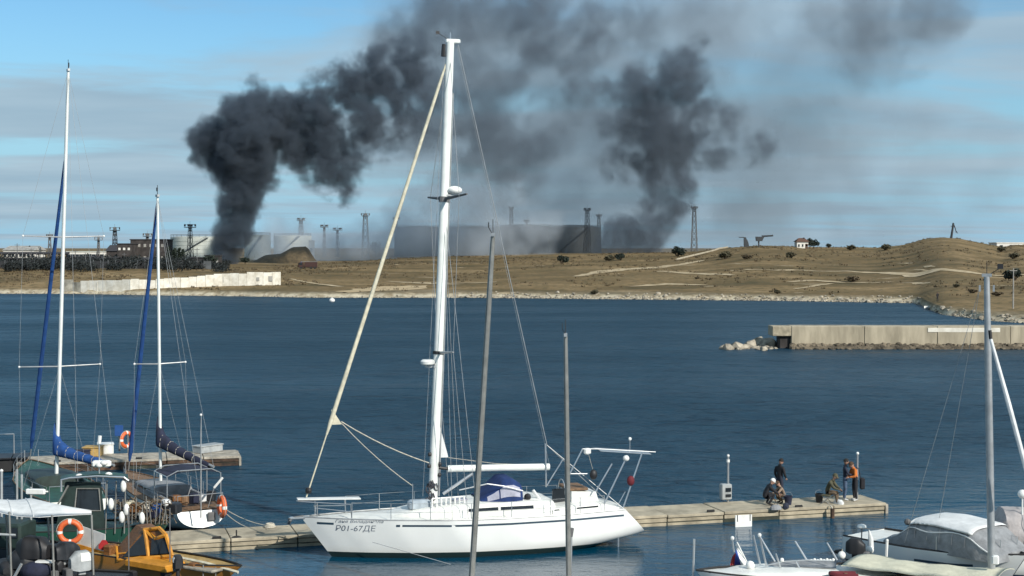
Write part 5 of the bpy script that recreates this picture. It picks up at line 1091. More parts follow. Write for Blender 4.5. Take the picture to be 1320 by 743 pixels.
for x in (166, 219): MB().tube([ow(x, 745, 49.4), ow(x, 655, 49.6)], .022, 5).build('awning_pole', 'lattice', ob, local=True)
lifering(P(90.5, 686, 51.8), .36, Matrix.Rotation(R(8), 3, 'Z') @ XROT, 'big orange life ring with white bands at the stern of the orange boat')
def outboard(label, p, rz, m_, s=1.0, cap='white_paint'):
    t_ = thing('outboard_motor', label, 'outboard motor', p, rz); st = [(-.3 * s, .12 * s, 0, .32 * s, .5), (-.1 * s, .2 * s, -.05 * s, .5 * s, .5), (.2 * s, .2 * s, -.05 * s, .5 * s, .5), (.36 * s, .13 * s, 0, .36 * s, .5)]
    cw = arch_body(MB(), st, 14, 4).build('cowl', m_, t_, local=True, smooth=True); MB().box((.05 * s, 0, -.35 * s), (.22 * s, .14 * s, .7 * s), bev=.03).build('leg', m_, t_, local=True); MB().box((.12 * s, 0, -.75 * s), (.42 * s, .1 * s, .14 * s), bev=.03).build('gearcase', m_, t_, local=True)
    MB().box((-.36 * s, 0, -.1 * s), (.2 * s, .3 * s, .3 * s), bev=.03).build('clamp_bracket', 'lattice', t_, local=True); arch_patch(MB(), st, -.05 * s, .25 * s, .08, .3, .012).build('decal', cap, cw, local=True)
    q = MB()
    for k in range(3): a = k * 2.1; q.box((.36 * s, math.cos(a) * .1 * s, -.75 * s + math.sin(a) * .1 * s), (.03, .12 * s, .12 * s), a)
    q.build('propeller', 'alloy', t_, local=True)
outboard('large grey outboard motor with white side at the lower left', P(103, 733, 47.6), R(40), 'grey_paint', 1.15); outboard('small black outboard motor tilted beside the grey one', P(78, 735, 47.6), R(70), 'black', .8, 'grey_paint'); outboard('black outboard motor with white mark beside the orange boat bow', P(229, 731, 47.9), R(-70), 'black', .8)
# dark boat under the white canopy
db, dh = motorboat('canopy_boat', 'dark motorboat under a white sagging canopy at the lower left corner', (-18.9, 47.6), (-12.4, 47.0), 2.3, .75, 'black_hull', deckm='dark_hull'); di = WM[db.name].inverted()
cc4 = [P(-30, 657, 46.9), P(72, 670, 46.6), P(118, 663, 47.6), P(40, 643, 49.0), P(-30, 644, 49.2)]
def cn(u, v):
    a = Vector(cc4[0]).lerp(cc4[1], u) if u < .8 else cc4[0].lerp(cc4[1], .8).lerp(cc4[2], (u - .8) / .2); b_ = cc4[4].lerp(cc4[3], min(1, u * 1.25)) if u < .8 else cc4[3].lerp(cc4[2], (u - .8) / .2)
    p = a.lerp(b_, v); p = p.copy(); p.z += .12 * math.sin(math.pi * v) + .03 * math.sin(u * 9); return di @ p
cnp = MB().sheet(cn, 24, 8, .025).build('canopy', 'white_canvas', db, local=True, smooth='all')
for k in (.15, .45, .72): MB().tube([cn(k, v / 8) + Vector((0, 0, .006)) for v in range(9)], .022, 5).build('canopy_bow', 'white_canvas', cnp, local=True)
for x, Y in ((12, 46.8), (67, 46.7), (62, 48.6), (8, 48.8), (118, 47.6)): p = di @ P(x, 664 if x > 20 else 660, Y); MB().tube([p, Vector((p.x + .05, p.y, .7))], .035, 6).build('canopy_post', 'alloy_dull', db, local=True)
MB().tube([di @ P(-20, 688, 46.8), di @ P(20, 690, 46.8)], .04, 6).build('side_rail', 'grey_paint', db, local=True)
for k, (x, y, m_, s) in enumerate(((30, 715, 'dark_hull', .8), (55, 722, 'black', .6), (10, 728, 'dark_hull', .7), (45, 700, 'black', .9), (85, 705, 'dark_hull', .7))): q = arch_body(MB(), [(-.6 * s, .25 * s, -.5 * s, .0, .6), (-.3 * s, .45 * s, -.5 * s, .22 * s, .6), (.25 * s, .5 * s, -.5 * s, .3 * s, .6), (.6 * s, .3 * s, -.5 * s, .05, .6)], 14, 5, True, .06); q.v = [di @ P(x, y, 47.8) + Matrix.Rotation(k, 3, 'Z') @ p for p in q.v]; q.build('tarp_bundle', m_, db, local=True, smooth=True)
MB().tube([di @ P(18, 745, 46.6), di @ P(28, 727, 46.6)], .05, 6).build('tiller', 'alloy', db, local=True); MB().box(di @ P(58, 724, 47.0), (.55, .25, .05)).build('tray', 'white_paint', db, local=True); MB().ball(di @ P(46, 736, 47.0), .5, 12, (1, .8, .6)).build('tarp_bundle', 'navy_canvas', db, local=True, smooth='all')
t_ = thing('mooring_post', 'thin pale post at the far left edge', 'post', P(1, 700, 50)); MB().tube([P(2, 668, 50), P(2, 608, 50)], .045, 6).build('shaft', 'grey_paint', t_); MB().ball(P(2, 607, 50), .06, 6).build('cap', 'white_paint', t_)
# dark wall of moored boats between: a workboat in the shade of the canopy
wb, whl = motorboat('work_boat', 'dark work boat in the shade behind the white canopy', (-19.8, 51.9), (-15.7, 51.4), 1.7, .9, 'black_hull', deckm='dark_hull'); wi_ = WM[wb.name].inverted()
MB().box((2.0, 0, 1.3), (1.8, 1.3, .9), bev=.08).build('cabin', 'dark_green', wb, local=True); 
for k in range(3): MB().box((1.4 + k * .6, .67 if False else -.67, 1.45), (.4, .04, .35)).build('window', 'dark_glass', wb, local=True)
for x, y0, y1 in ((22, 640, 605), (28, 650, 612), (40, 648, 628)): MB().tube([wi_ @ P(x, y0 + 30, 51.9), wi_ @ P(x, y1, 51.9)], .035, 5).build('net_pole', 'grey_paint', wb, local=True)
MB().box(wi_ @ P(46, 634, 51.9), (.7, .15, .2), bev=.03).build('deck_light_bar', 'white_paint', wb, local=True); MB().tube([wi_ @ P(40, 633, 51.9), wi_ @ P(62, 634, 51.9)], .03, 5).build('light_rail', 'white_paint', wb, local=True)

# white motor cruiser with grey camper canopy
mc, mh = motorboat('motor_cruiser', 'white motor cruiser with grey mesh canopy and white canopy top', (16.9, 48.3), (12.8, 53.8), 2.5, .98, 'white_hull'); mi = WM[mc.name].inverted()
def mw(x, y, c_): return loc(mc, x, y, c_)
LX = mh.L; x1_, x2_ = mw(1139, 688, 1.1).x, mw(1290, 700, 1.1).x
zt_ = 1.98
stc = [(x1_, 1.1, .98, 1.12, .45), (mw(1160, 668, 1.1).x, 1.12, .98, 1.5, .45), (mw(1186, 657, .6).x, 1.12, .98, zt_ - .02, .42), (mw(1215, 655, .6).x, 1.12, .98, zt_ + .05, .42), (mw(1262, 662, .6).x, 1.1, .98, zt_ - .05, .42), (mw(1285, 690, 1.0).x, .9, .98, 1.25, .5)]
stc = sorted(stc, key=lambda r_: r_[0]); cp = arch_body(MB(), stc, 30, 8, True, .05).build('camper_canopy', 'grey_canvas', mc, local=True, smooth=True)
xa, xb_ = sorted((mw(1184, 657, .6).x, mw(1264, 662, .6).x)); arch_patch(MB(), stc, xa, xb_, .26, .80, .075, 14, 12).build('canopy_top', 'white_canvas', cp, local=True, smooth='all')
for k in range(5): x = xa + (xb_ - xa) * (k + .5) / 5; arch_patch(MB(), stc, x - .02, x + .02, .03, .97, .02, 1, 24).build('canopy_seam', 'taupe_canvas', cp, local=True)
MB().tube([arch(stc, xa + (xb_ - xa) * k / 10, .86 - .04 * math.sin(k * .7), .03) for k in range(-3, 14)], .025, 5).build('canopy_strap', 'white_canvas', cp, local=True)
rail_posts(mc, mh, [LX * f for f in (.1, .25, .4)], .5, sides=(-1, 1))
MB().box((LX + .15, 0, .25), (.7, 2.0, .12), bev=.04).build('swim_platform', 'rubber', mc, local=True); MB().box((LX + .03, .1, .62), (.1, 1.5, .5), bev=.04).build('transom_recess', 'dark_glass', mc, local=True)  # dark panel on the transom stands in for the shade inside its recess
MB().ball(mw(1170, 673, 1.0), .12, 8).build('cleat', 'lattice', mc, local=True)
mh.band(mh.L * .22, mh.L * .52, lambda x: dz_at(mh, x, -.42), lambda x: dz_at(mh, x, -.34 - .0 * x), 1).build('hull_stripe', 'stripe_blue', mc, local=True)
# covered boat at the right edge
cv_, chh = motorboat('covered_boat', 'white boat under a peaked taupe cover at the right edge', (23.5, 50.6), (16.6, 51.6), 2.4, .95, 'white_hull'); ci = WM[cv_.name].inverted(); LX = chh.L
xp = loc(cv_, 1305, 650, .3).x; x9 = loc(cv_, 1276, 690, .6).x
scv = sorted([(x9 + .25, .6, .95, 1.1, .6), (x9 - .2, 1.05, .95, 1.75, .6), (xp + .3, 1.15, .95, 2.2, .7), (xp - .5, 1.15, .95, 2.2, .7), (xp - 1.6, 1.15, .95, 2.1, .7), (.9, .6, 1.0, 1.3, .7)], key=lambda r_: r_[0])
cvr = arch_body(MB(), scv, 28, 7, True, .07).build('boat_cover', 'taupe_canvas', cv_, local=True, smooth=True)
for k in range(6): x = x9 - .5 - k * .55; arch_patch(MB(), scv, x - .015, x + .015, .02, .98, .018, 1, 20).build('cover_seam', 'grey_canvas', cvr, local=True)
MB().tube([arch(scv, x9 + (xp - x9) * k / 8 - .3, .03, .05) for k in range(9)], .03, 5).build('hem_rope', 'white_canvas', cvr, local=True)
p = ci @ P(1318, 637, 50.8); MB().ball(p, .17, 10, (1, 1, .9)).build('anchor_light', 'white_paint', cv_, local=True, smooth='all'); MB().tube([p, Vector((p.x, p.y, 2.0))], .03, 6).build('light_pole', 'white_paint', cv_, local=True)
MB().tube([loc(cv_, 1262, 703, 1.0), loc(cv_, 1330, 700, 1.0)], .035, 6).build('bow_rail', 'steel', cv_, local=True)
# near white boat with the flag
fb_, fh = motorboat('flag_boat', 'white boat deck with flag and thin rails at the bottom edge', (5.9, 47.1), (12.4, 48.3), 2.2, .78, 'white_hull'); fi = WM[fb_.name].inverted()
def fw(x, y, Y=47.4): return fi @ P(x, y, Y)
q = MB(); stf = [(.7, .3, .85, .9, .6), (1.6, .75, .83, .98, .55), (3.2, .9, .8, 1.0, .5), (4.6, .85, .8, .92, .5)]; arch_body(q, stf, 16, 4).build('foredeck_house', 'gelcoat', fb_, local=True, smooth=True)
for a, b_, r in (((893, 750), (895, 695), .035), ((974, 725), (980, 697), .0), ((971, 690), (980, 728), .03), ((979, 691), (988, 730), .03), ((979, 691), (999, 724), .028), ((1000, 714), (1007, 734), .03), ((1025, 698), (1040, 722), .03), ((1026, 724), (1032, 735), .025), ((1066, 700), (1079, 722), .03), ((944, 697), (946, 712), .03)):
    if r: MB().tube([fw(*a), fw(*b_)], r, 6).build('rail_post', 'steel', fb_, local=True)
for x, y in ((979, 690), (944, 694), (1008, 722)): MB().ball(fw(x, y), .07, 8).build('post_cap', 'white_paint', fb_, local=True)
MB().ball(fw(967, 729), .15, 10).build('fender_ball', 'white_paint', fb_, local=True, smooth='all')
MB().tube([fw(988, 729), fw(1010, 724), fw(1040, 722), fw(1075, 723)], .02, 5).build('top_rail', 'steel', fb_, local=True)
q = MB(); q.sheet(lambda u, v: fw(990 + 88 * u, 733 - 9 * v - 2 * math.sin(math.pi * u), 47.5 + .7 * v), 12, 4, .02); q.build('net_cover', 'grey_canvas', fb_, local=True, smooth='all')
for k in range(8): MB().ball(fw(1046 + k * 4, 723 - (k % 2), 49.2), .06, 6).build('float_bead', 'white_paint', fb_, local=True)
fl = thing('flag', 'white blue and red flag drooping from a slanted staff on the near boat', 'flag', P(965, 730, 48.3)); MB().tube([P(966, 731, 48.3), P(950, 699, 48.3)], .022, 6).build('staff', 'white_paint', fl)
for k, (m_, o0, o1) in enumerate((('white_paint', 0, .33), ('flag_blue', .33, .66), ('red', .66, 1))):
    def ff(u, v, o0=o0, o1=o1):
        w = o0 + (o1 - o0) * v; a, b_ = P(951, 702, 48.3), P(964, 729, 48.3); p = a.lerp(b_, .04 + .9 * u); dn = Vector((-.62 * w * (.25 + .75 * u), .10 * math.sin(w * 7 + u * 4), -.34 * w * (1 - .4 * u))); return p + dn
    MB().sheet(ff, 10, 6, .008, (0, 1, 0)).build('flag_stripe', m_, fl, smooth='all')
t_ = thing('inflatable_dinghy', 'small dark red inflatable at the bottom edge left of the awning', 'dinghy', P(1090, 740, 46.6)); c_ = P(1089, 742, 46.6); q = MB()
K = .5
q.tube([c_ + Vector(k_) * K for k_ in ((.75, -.35, 0), (-.5, -.38, .02), (-.85, -.1, .08), (-.85, .15, .08), (-.5, .4, .02), (.75, .4, 0))], .09, 8); q.build('tube', 'dark_red', t_, smooth=True)
MB().box(c_ + Vector((0, 0, -.05)), (.7, .3, .04)).build('floor', 'black', t_); MB().box(c_ + Vector((.05, 0, .04)), (.1, .36, .03)).build('thwart', 'teak', t_)
outboard('black tilted outboard motor behind the cream awning', P(1104, 712, 50), R(150), 'black', .95, 'grey_paint')
t_ = thing('stern_light', 'white stern light on a thin pole above the cream awning', 'lamp', P(1111, 720, 50.2)); MB().tube([P(1110, 716, 50.2), P(1111, 681, 50.2)], .022, 6).build('pole', 'lattice', t_); MB().lathe([(.05, -.06), (.16, -.02), (.14, .05), (.03, .09)], P(1111, 679, 50.2), 12).build('lamp', 'white_paint', t_)
t_ = thing('furled_banner', 'small white furled banner standing beside the motor cruiser stern', 'flag', P(1121, 709, 50.4)); MB().tube([P(1121, 716, 50.4), P(1120, 683, 50.4)], .02, 5).build('staff', 'steel', t_); MB().tube([P(1122, 706, 50.35), P(1122.5, 695, 50.35), P(1120.5, 684, 50.35)], [.12, .09, .02], 8).build('cloth', 'white_canvas', t_); MB().ball(P(1121, 709, 50.3), .15, 10).build('ball', 'white_paint', t_, smooth='all')
t_ = thing('fender_ball', 'white round fender left of the cream awning', 'fender', P(1085, 716, 49.6)); MB().ball(P(1085, 716, 49.6), .14, 10).build('ball', 'white_paint', t_, smooth='all'); MB().tube([P(1085, 712, 49.6), P(1086, 708, 49.6)], .02, 5).build('eye', 'rope', t_)
t_ = thing('mooring_post', 'white short post at the cruiser stern', 'post', P(1142, 716, 50.5)); MB().tube([P(1142, 726, 50.6), P(1143.5, 697, 50.6)], .05, 6).build('shaft', 'white_paint', t_); MB().ball(P(1143.5, 697, 50.6), .06, 6).build('cap', 'white_paint', t_)

# ------------------------------------------------------------------ people on the pier
for nm, c_ in (('skin', (0.42, 0.24, 0.17)), ('cloth_black', (0.016, 0.016, 0.02)), ('cloth_navy', (0.02, 0.025, 0.045)), ('jeans', (0.07, 0.11, 0.18)), ('cloth_olive', (0.085, 0.08, 0.045)), ('cloth_brown', (0.13, 0.09, 0.055)), ('cloth_beige', (0.30, 0.22, 0.16)), ('cloth_orange', (0.60, 0.17, 0.03)), ('shoe_white', (0.6, 0.6, 0.58)), ('shoe_dark', (0.03, 0.03, 0.03)), ('hair_dark', (0.018, 0.014, 0.012)), ('hair_brown', (0.08, 0.045, 0.025)), ('cap_white', (0.75, 0.75, 0.72))):
    mat(nm, c_, 0.85, var=.15, scale=9)
STAND = dict(pelvis=(0, 0, .95), spine=(0, .01, 1.15), chest=(0, .01, 1.36), neck=(0, .02, 1.51), head=(0, .05, 1.64), shL=(-.18, 0, 1.43), elL=(-.25, -.02, 1.15), wrL=(-.24, .08, .92), shR=(.18, 0, 1.43), elR=(.25, -.02, 1.15), wrR=(.24, .08, .92), hpL=(-.09, 0, .92), knL=(-.11, .02, .5), anL=(-.12, -.03, .08), toL=(-.14, .14, .04), hpR=(.09, 0, .92), knR=(.11, .02, .5), anR=(.12, -.03, .08), toR=(.14, .14, .04))
def pose(**kw): d = dict(STAND); d.update(kw); return d
SQUAT = pose(pelvis=(0, -.12, .36), spine=(0, -.02, .55), chest=(0, .1, .74), neck=(0, .18, .87), head=(0, .26, .97), shL=(-.18, .1, .8), elL=(-.24, .3, .6), wrL=(-.12, .5, .5), shR=(.18, .1, .8), elR=(.24, .3, .6), wrR=(.12, .5, .48), hpL=(-.1, -.1, .34), knL=(-.18, .3, .5), anL=(-.16, .06, .08), toL=(-.18, .24, .04), hpR=(.1, -.1, .34), knR=(.18, .3, .5), anR=(.16, .06, .08), toR=(.18, .24, .04))
SIT = pose(pelvis=(0, -.1, .46), spine=(0, -.02, .66), chest=(0, .12, .86), neck=(0, .2, 1.0), head=(0, .27, 1.12), shL=(-.18, .12, .92), elL=(-.26, .28, .68), wrL=(-.12, .48, .6), shR=(.18, .12, .92), elR=(.25, .3, .7), wrR=(.12, .5, .62), hpL=(-.1, -.08, .44), knL=(-.16, .34, .47), anL=(-.15, .34, .08), toL=(-.16, .5, .04), hpR=(.1, -.08, .44), knR=(.14, .36, .46), anR=(.14, .42, .08), toR=(.15, .58, .04))
BONES = [('pelvis', 'spine'), ('spine', 'chest'), ('chest', 'neck'), ('neck', 'head'), ('chest', 'shL'), ('shL', 'elL'), ('elL', 'wrL'), ('chest', 'shR'), ('shR', 'elR'), ('elR', 'wrR'), ('pelvis', 'hpL'), ('hpL', 'knL'), ('knL', 'anL'), ('anL', 'toL'), ('pelvis', 'hpR'), ('hpR', 'knR'), ('knR', 'anR'), ('anR', 'toR')]
RADS = dict(pelvis=.145, spine=.135, chest=.155, neck=.06, head=.085, sh=.075, el=.052, wr=.036, hp=.1, kn=.068, an=.05, to=.04)
def person(label, p, rz, ps, top, legs, shoes, hair, haircap=None, bulk=1.0, scale=1.0, grip=None):
    t_ = thing('person', label, 'person', p, rz); t_.scale = (scale,) * 3
    names = list(ps); me = bpy.data.meshes.new('body'); me.from_pydata([ps[k] for k in names], [(names.index(a), names.index(b_)) for a, b_ in BONES], [])
    ob = bpy.data.objects.new('body_source', me); C.objects.link(ob); md = ob.modifiers.new('skin', 'SKIN'); md.use_smooth_shade = True; md.branch_smoothing = .6
    for i, k in enumerate(names):
        r = RADS.get(k) or RADS[k[:2]]; r *= bulk if k in ('pelvis', 'spine', 'chest') or k[:2] in ('sh', 'el') else 1.0
        me.skin_vertices[0].data[i].radius = (r, r * (.72 if k in ('pelvis', 'spine', 'chest') else 1)); me.skin_vertices[0].data[i].use_root = (k == 'pelvis')
    sb = ob.modifiers.new('sub', 'SUBSURF'); sb.levels = 2; sb.render_levels = 2
    dg = bpy.context.evaluated_depsgraph_get(); bm_ = bpy.data.meshes.new_from_object(ob.evaluated_get(dg))
    V = [v.co.copy() for v in bm_.vertices]; Fc = [tuple(f.vertices) for f in bm_.polygons]; bpy.data.objects.remove(ob)
    mats = ['skin', top, legs, shoes, hair]; slot = []
    def which(c_):
        best, bi = 9, 0
        for a, b_ in BONES:
            A, B = Vector(ps[a]), Vector(ps[b_]); d = B - A; u = max(0, min(1, (c_ - A).dot(d) / d.length_squared)); q = (c_ - A - d * u).length
            if q < best: best, bi = q, (a, b_, u)
        a, b_, u = bi
        if b_ == 'head': return 0 if u > .25 else 1
        if b_[:2] == 'to': return 3
        if b_[:2] == 'an': return 2 if u < .92 else 3
        if b_[:2] in ('hp', 'kn'): return 2
        if a == 'pelvis' and u < .25: return 2
        if b_[:2] == 'wr': return 1 if u < .93 else 0
        return 1
    for f in Fc: slot.append(which(sum((V[i] for i in f), Vector()) / len(f)))
    # head, features and fingers join the body mesh
    mb = MB(); hd = Vector(ps['head']); nk = Vector(ps['neck']); upv = (hd - nk).normalized(); fwd = Vector((0, 1, 0)); fwd = (fwd - upv * fwd.dot(upv)).normalized(); rt = fwd.cross(upv); HM = Matrix((rt, fwd, upv)).transposed()
    mb.ball(hd + upv * .03, .115, 14, (.78, .95, 1.1), HM); nskin = None
    mb.ball(hd + HM @ Vector((0, .11, .0)), .022, 6, (.7, 1, 1.2), HM)
    for s in (-1, 1): mb.ball(hd + HM @ Vector((s * .09, .0, .02)), .026, 6, (.5, .8, 1.2), HM)
    for sfx in 'LR':
        w = Vector(ps['wr' + sfx]); e_ = Vector(ps['el' + sfx]); d = (w - e_).normalized(); s1 = d.orthogonal().normalized(); s2 = d.cross(s1)
        mb.ball(w + d * .05, .042, 8, (.9, .55, 1.2), Matrix((s1, s2, d)).transposed())
        for k in range(4):
            b0 = w + d * .085 + s1 * (.03 - .02 * k); ln = (.07, .08, .075, .06)[k]; mb.tube([b0, b0 + d * ln * .5 + s2 * .012, b0 + d * ln * .8 + s2 * .035], [.010, .009, .007], 6)
        b0 = w + d * .03 + s1 * .035; mb.tube([b0, b0 + d * .03 + s1 * .025, b0 + d * .06 + s1 * .03 + s2 * .015], [.012, .010, .008], 6)
    k0 = len(V); nf = len(mb.f); V += mb.v; Fc += [tuple(i + k0 for i in f) for f in mb.f]; slot += [0] * nf
    mb = MB()
    for s in (-1, 1): mb.ball(hd + HM @ Vector((s * .036, .098, .035)), .012, 6); 
    mb.box(hd + HM @ Vector((0, .103, -.045)), (.045, .012, .01))
    k0 = len(V); V += mb.v; Fc += [tuple(i + k0 for i in f) for f in mb.f]; slot += [4] * len(mb.f)
    nm = bpy.data.meshes.new('body'); nm.from_pydata([tuple(v) for v in V], [], Fc)
    for m_ in mats: nm.materials.append(MATS[m_])
    nm.polygons.foreach_set('material_index', slot); nm.polygons.foreach_set('use_smooth', [True] * len(Fc)); nm.update()
    o = bpy.data.objects.new('body', nm); C.objects.link(o); o.parent = t_
    q = MB(); c0 = hd + upv * .055 - fwd * .018
    q.lathe([(.118 * math.cos(a), .118 * math.sin(a)) for a in [-.25 + 1.8 * k / 8 for k in range(8)]] + [(.004, .118)], c0, 14, Matrix((HM @ Matrix.Diagonal((.84, 1.0, 1.05))).to_3x3()))
    if haircap: q.sheet(lambda u, v: c0 + HM @ Vector(((u - .5) * .17, .1 + .09 * v * math.sin(math.pi * (.15 + .7 * u)), .02 - .015 * v)), 6, 3, .012, -upv)
    o = q.build('cap' if haircap else 'hair', haircap or hair, t_, local=True, smooth='all')
    q = MB(); c1 = Vector(ps['neck']); q.torus(c1 - Vector((0, 0, .01)), .075, .024, HM, 14, 6); q.build('collar', top, t_, local=True, smooth='all')
    return t_
def on_pier(x, y): return G(x, y, .452)
person('standing man in dark jacket and dark trousers on the pier', on_pier(1005, 645), R(-50), pose(wrR=(.22, .16, .95), elR=(.27, .0, 1.15), head=(.01, .07, 1.63)), 'cloth_black', 'cloth_navy', 'shoe_dark', 'hair_dark', bulk=1.1)
person('crouching person in black with a white cap at the pier edge', on_pier(988, 651.5), R(-80), SQUAT, 'cloth_black', 'cloth_black', 'shoe_dark', 'hair_dark', 'cap_white', 1.15)
person('squatting person in beige and brown beside the standing man', on_pier(1009, 649), R(100), pose(**SQUAT), 'cloth_beige', 'cloth_brown', 'shoe_dark', 'hair_brown', None, 1.0, .85)
person('seated angler in olive clothes bending over the pier edge', on_pier(1068, 648.5), R(-120), SIT, 'cloth_olive', 'cloth_brown', 'shoe_dark', 'hair_brown', 'cloth_olive', 1.2)
person('standing person in navy top and blue jeans near the pier end', on_pier(1089, 645.5), R(-95), pose(elR=(.26, .1, 1.18), wrR=(.2, .34, 1.12), elL=(-.26, .06, 1.16), wrL=(-.18, .32, 1.1)), 'cloth_navy', 'jeans', 'shoe_white', 'hair_dark', bulk=1.05)
person('standing person in orange jacket next to the lamp post', on_pier(1102, 646), R(100), pose(pelvis=(0, -.03, .92), chest=(0, .06, 1.3), neck=(0, .1, 1.43), head=(0, .16, 1.53), shL=(-.2, .06, 1.36), shR=(.2, .06, 1.36), elL=(-.27, .1, 1.1), elR=(.27, .1, 1.1), wrL=(-.16, .34, 1.05), wrR=(.18, .3, 1.0)), 'cloth_orange', 'cloth_black', 'shoe_white', 'hair_brown', bulk=1.25)
p = on_pier(1110, 646); t_ = thing('shoulder_bag', 'black bag hanging at the side of the person in orange', 'bag', p + Vector((.05, 0, .75))); MB().box((0, 0, 0), (.22, .16, .5), bev=.05).build('body', 'cloth_black', t_, local=True); MB().tube([(-.08, 0, .24), (-.16, 0, .62), (-.26, .0, .7)], .02, 5).build('strap', 'cloth_black', t_, local=True)
for x, y, m_, lb in ((1056, 648, 'black', 'black bucket next to the seated angler'), (1016, 651, 'navy_canvas', 'dark bucket among the gear of the crouching pair')):
    p = on_pier(x, y); t_ = thing('bucket', lb, 'bucket', p); MB().lathe([(.13, 0), (.18, .36), (.19, .36), (.19, .38), (.165, .38), (.12, .04)], n=16, cap=False).lathe([(.001, .02), (.125, .02)], n=16, cap=False).build('pail', m_, t_, local=True, smooth=True); MB().torus((0, 0, .36), .18, .01, XROT, 12, 5, 0, math.pi).build('handle', 'steel', t_, local=True)
p = on_pier(1068, 649.5); t_ = thing('folding_stool', 'low folding stool under the seated angler', 'stool', (p.x - .08, p.y + .03, p.z), R(-120)); MB().box((0, 0, .36), (.4, .36, .05), bev=.02).build('seat', 'cloth_olive', t_, local=True)
for s in (-1, 1):
    for u in (-1, 1): MB().tube([(s * .17, u * .17, 0), (s * .15, -u * .15, .35)], .014, 5).build('leg', 'alloy', t_, local=True)
for k, (x, y, lb, m_) in enumerate(((1000, 657, 'grey tackle bag at the pier edge below the crouching person', 'grey_canvas'), (1013, 655, 'dark tackle bag beside the grey one on the pier', 'cloth_navy'), (1081, 650, 'white paper bag by the feet of the person in jeans', 'white_canvas'))):
    p = on_pier(x, y); t_ = thing('tackle_bag', lb, 'bag', p, PA + k); t_.scale = (.75,) * 3; st_ = [(-.3, .1, 0, .16, .6), (-.15, .16, 0, .26, .6), (.15, .16, 0, .27, .6), (.3, .1, 0, .15, .6)]; arch_body(MB(), st_, 12, 3).build('body', m_, t_, local=True, smooth=True); MB().torus((0, 0, .24), .12, .012, XROT, 12, 5, 0, math.pi).build('handle', 'rope_dark', t_, local=True)
for x, y, dx, dy, lb in ((1000, 655, -6, 6, 'fishing rod pointing off the pier beside the crouching pair'), (1072, 650, 3, 12, 'fishing rod of the seated angler leaning over the edge')):
    a = on_pier(x, y); t_ = thing('fishing_rod', lb, 'fishing rod', a); b_ = a + Vector((dx * .12, -dy * .13, .75)); MB().tube([a + Vector((0, 0, .3)), a.lerp(b_, .5) + Vector((0, 0, .25)), b_ + Vector((0, 0, .2))], [.016, .01, .004], 5).build('blank', 'cloth_black', t_); MB().tube([a + Vector((0, 0, .28)), a.lerp(b_, .15) + Vector((0, 0, .3))], .022, 6).build('grip', 'teak', t_)
p = T(1208.5, 389); person('tiny dark figure standing on the far point', p, R(20), pose(), 'cloth_black', 'cloth_black', 'shoe_dark', 'hair_dark')

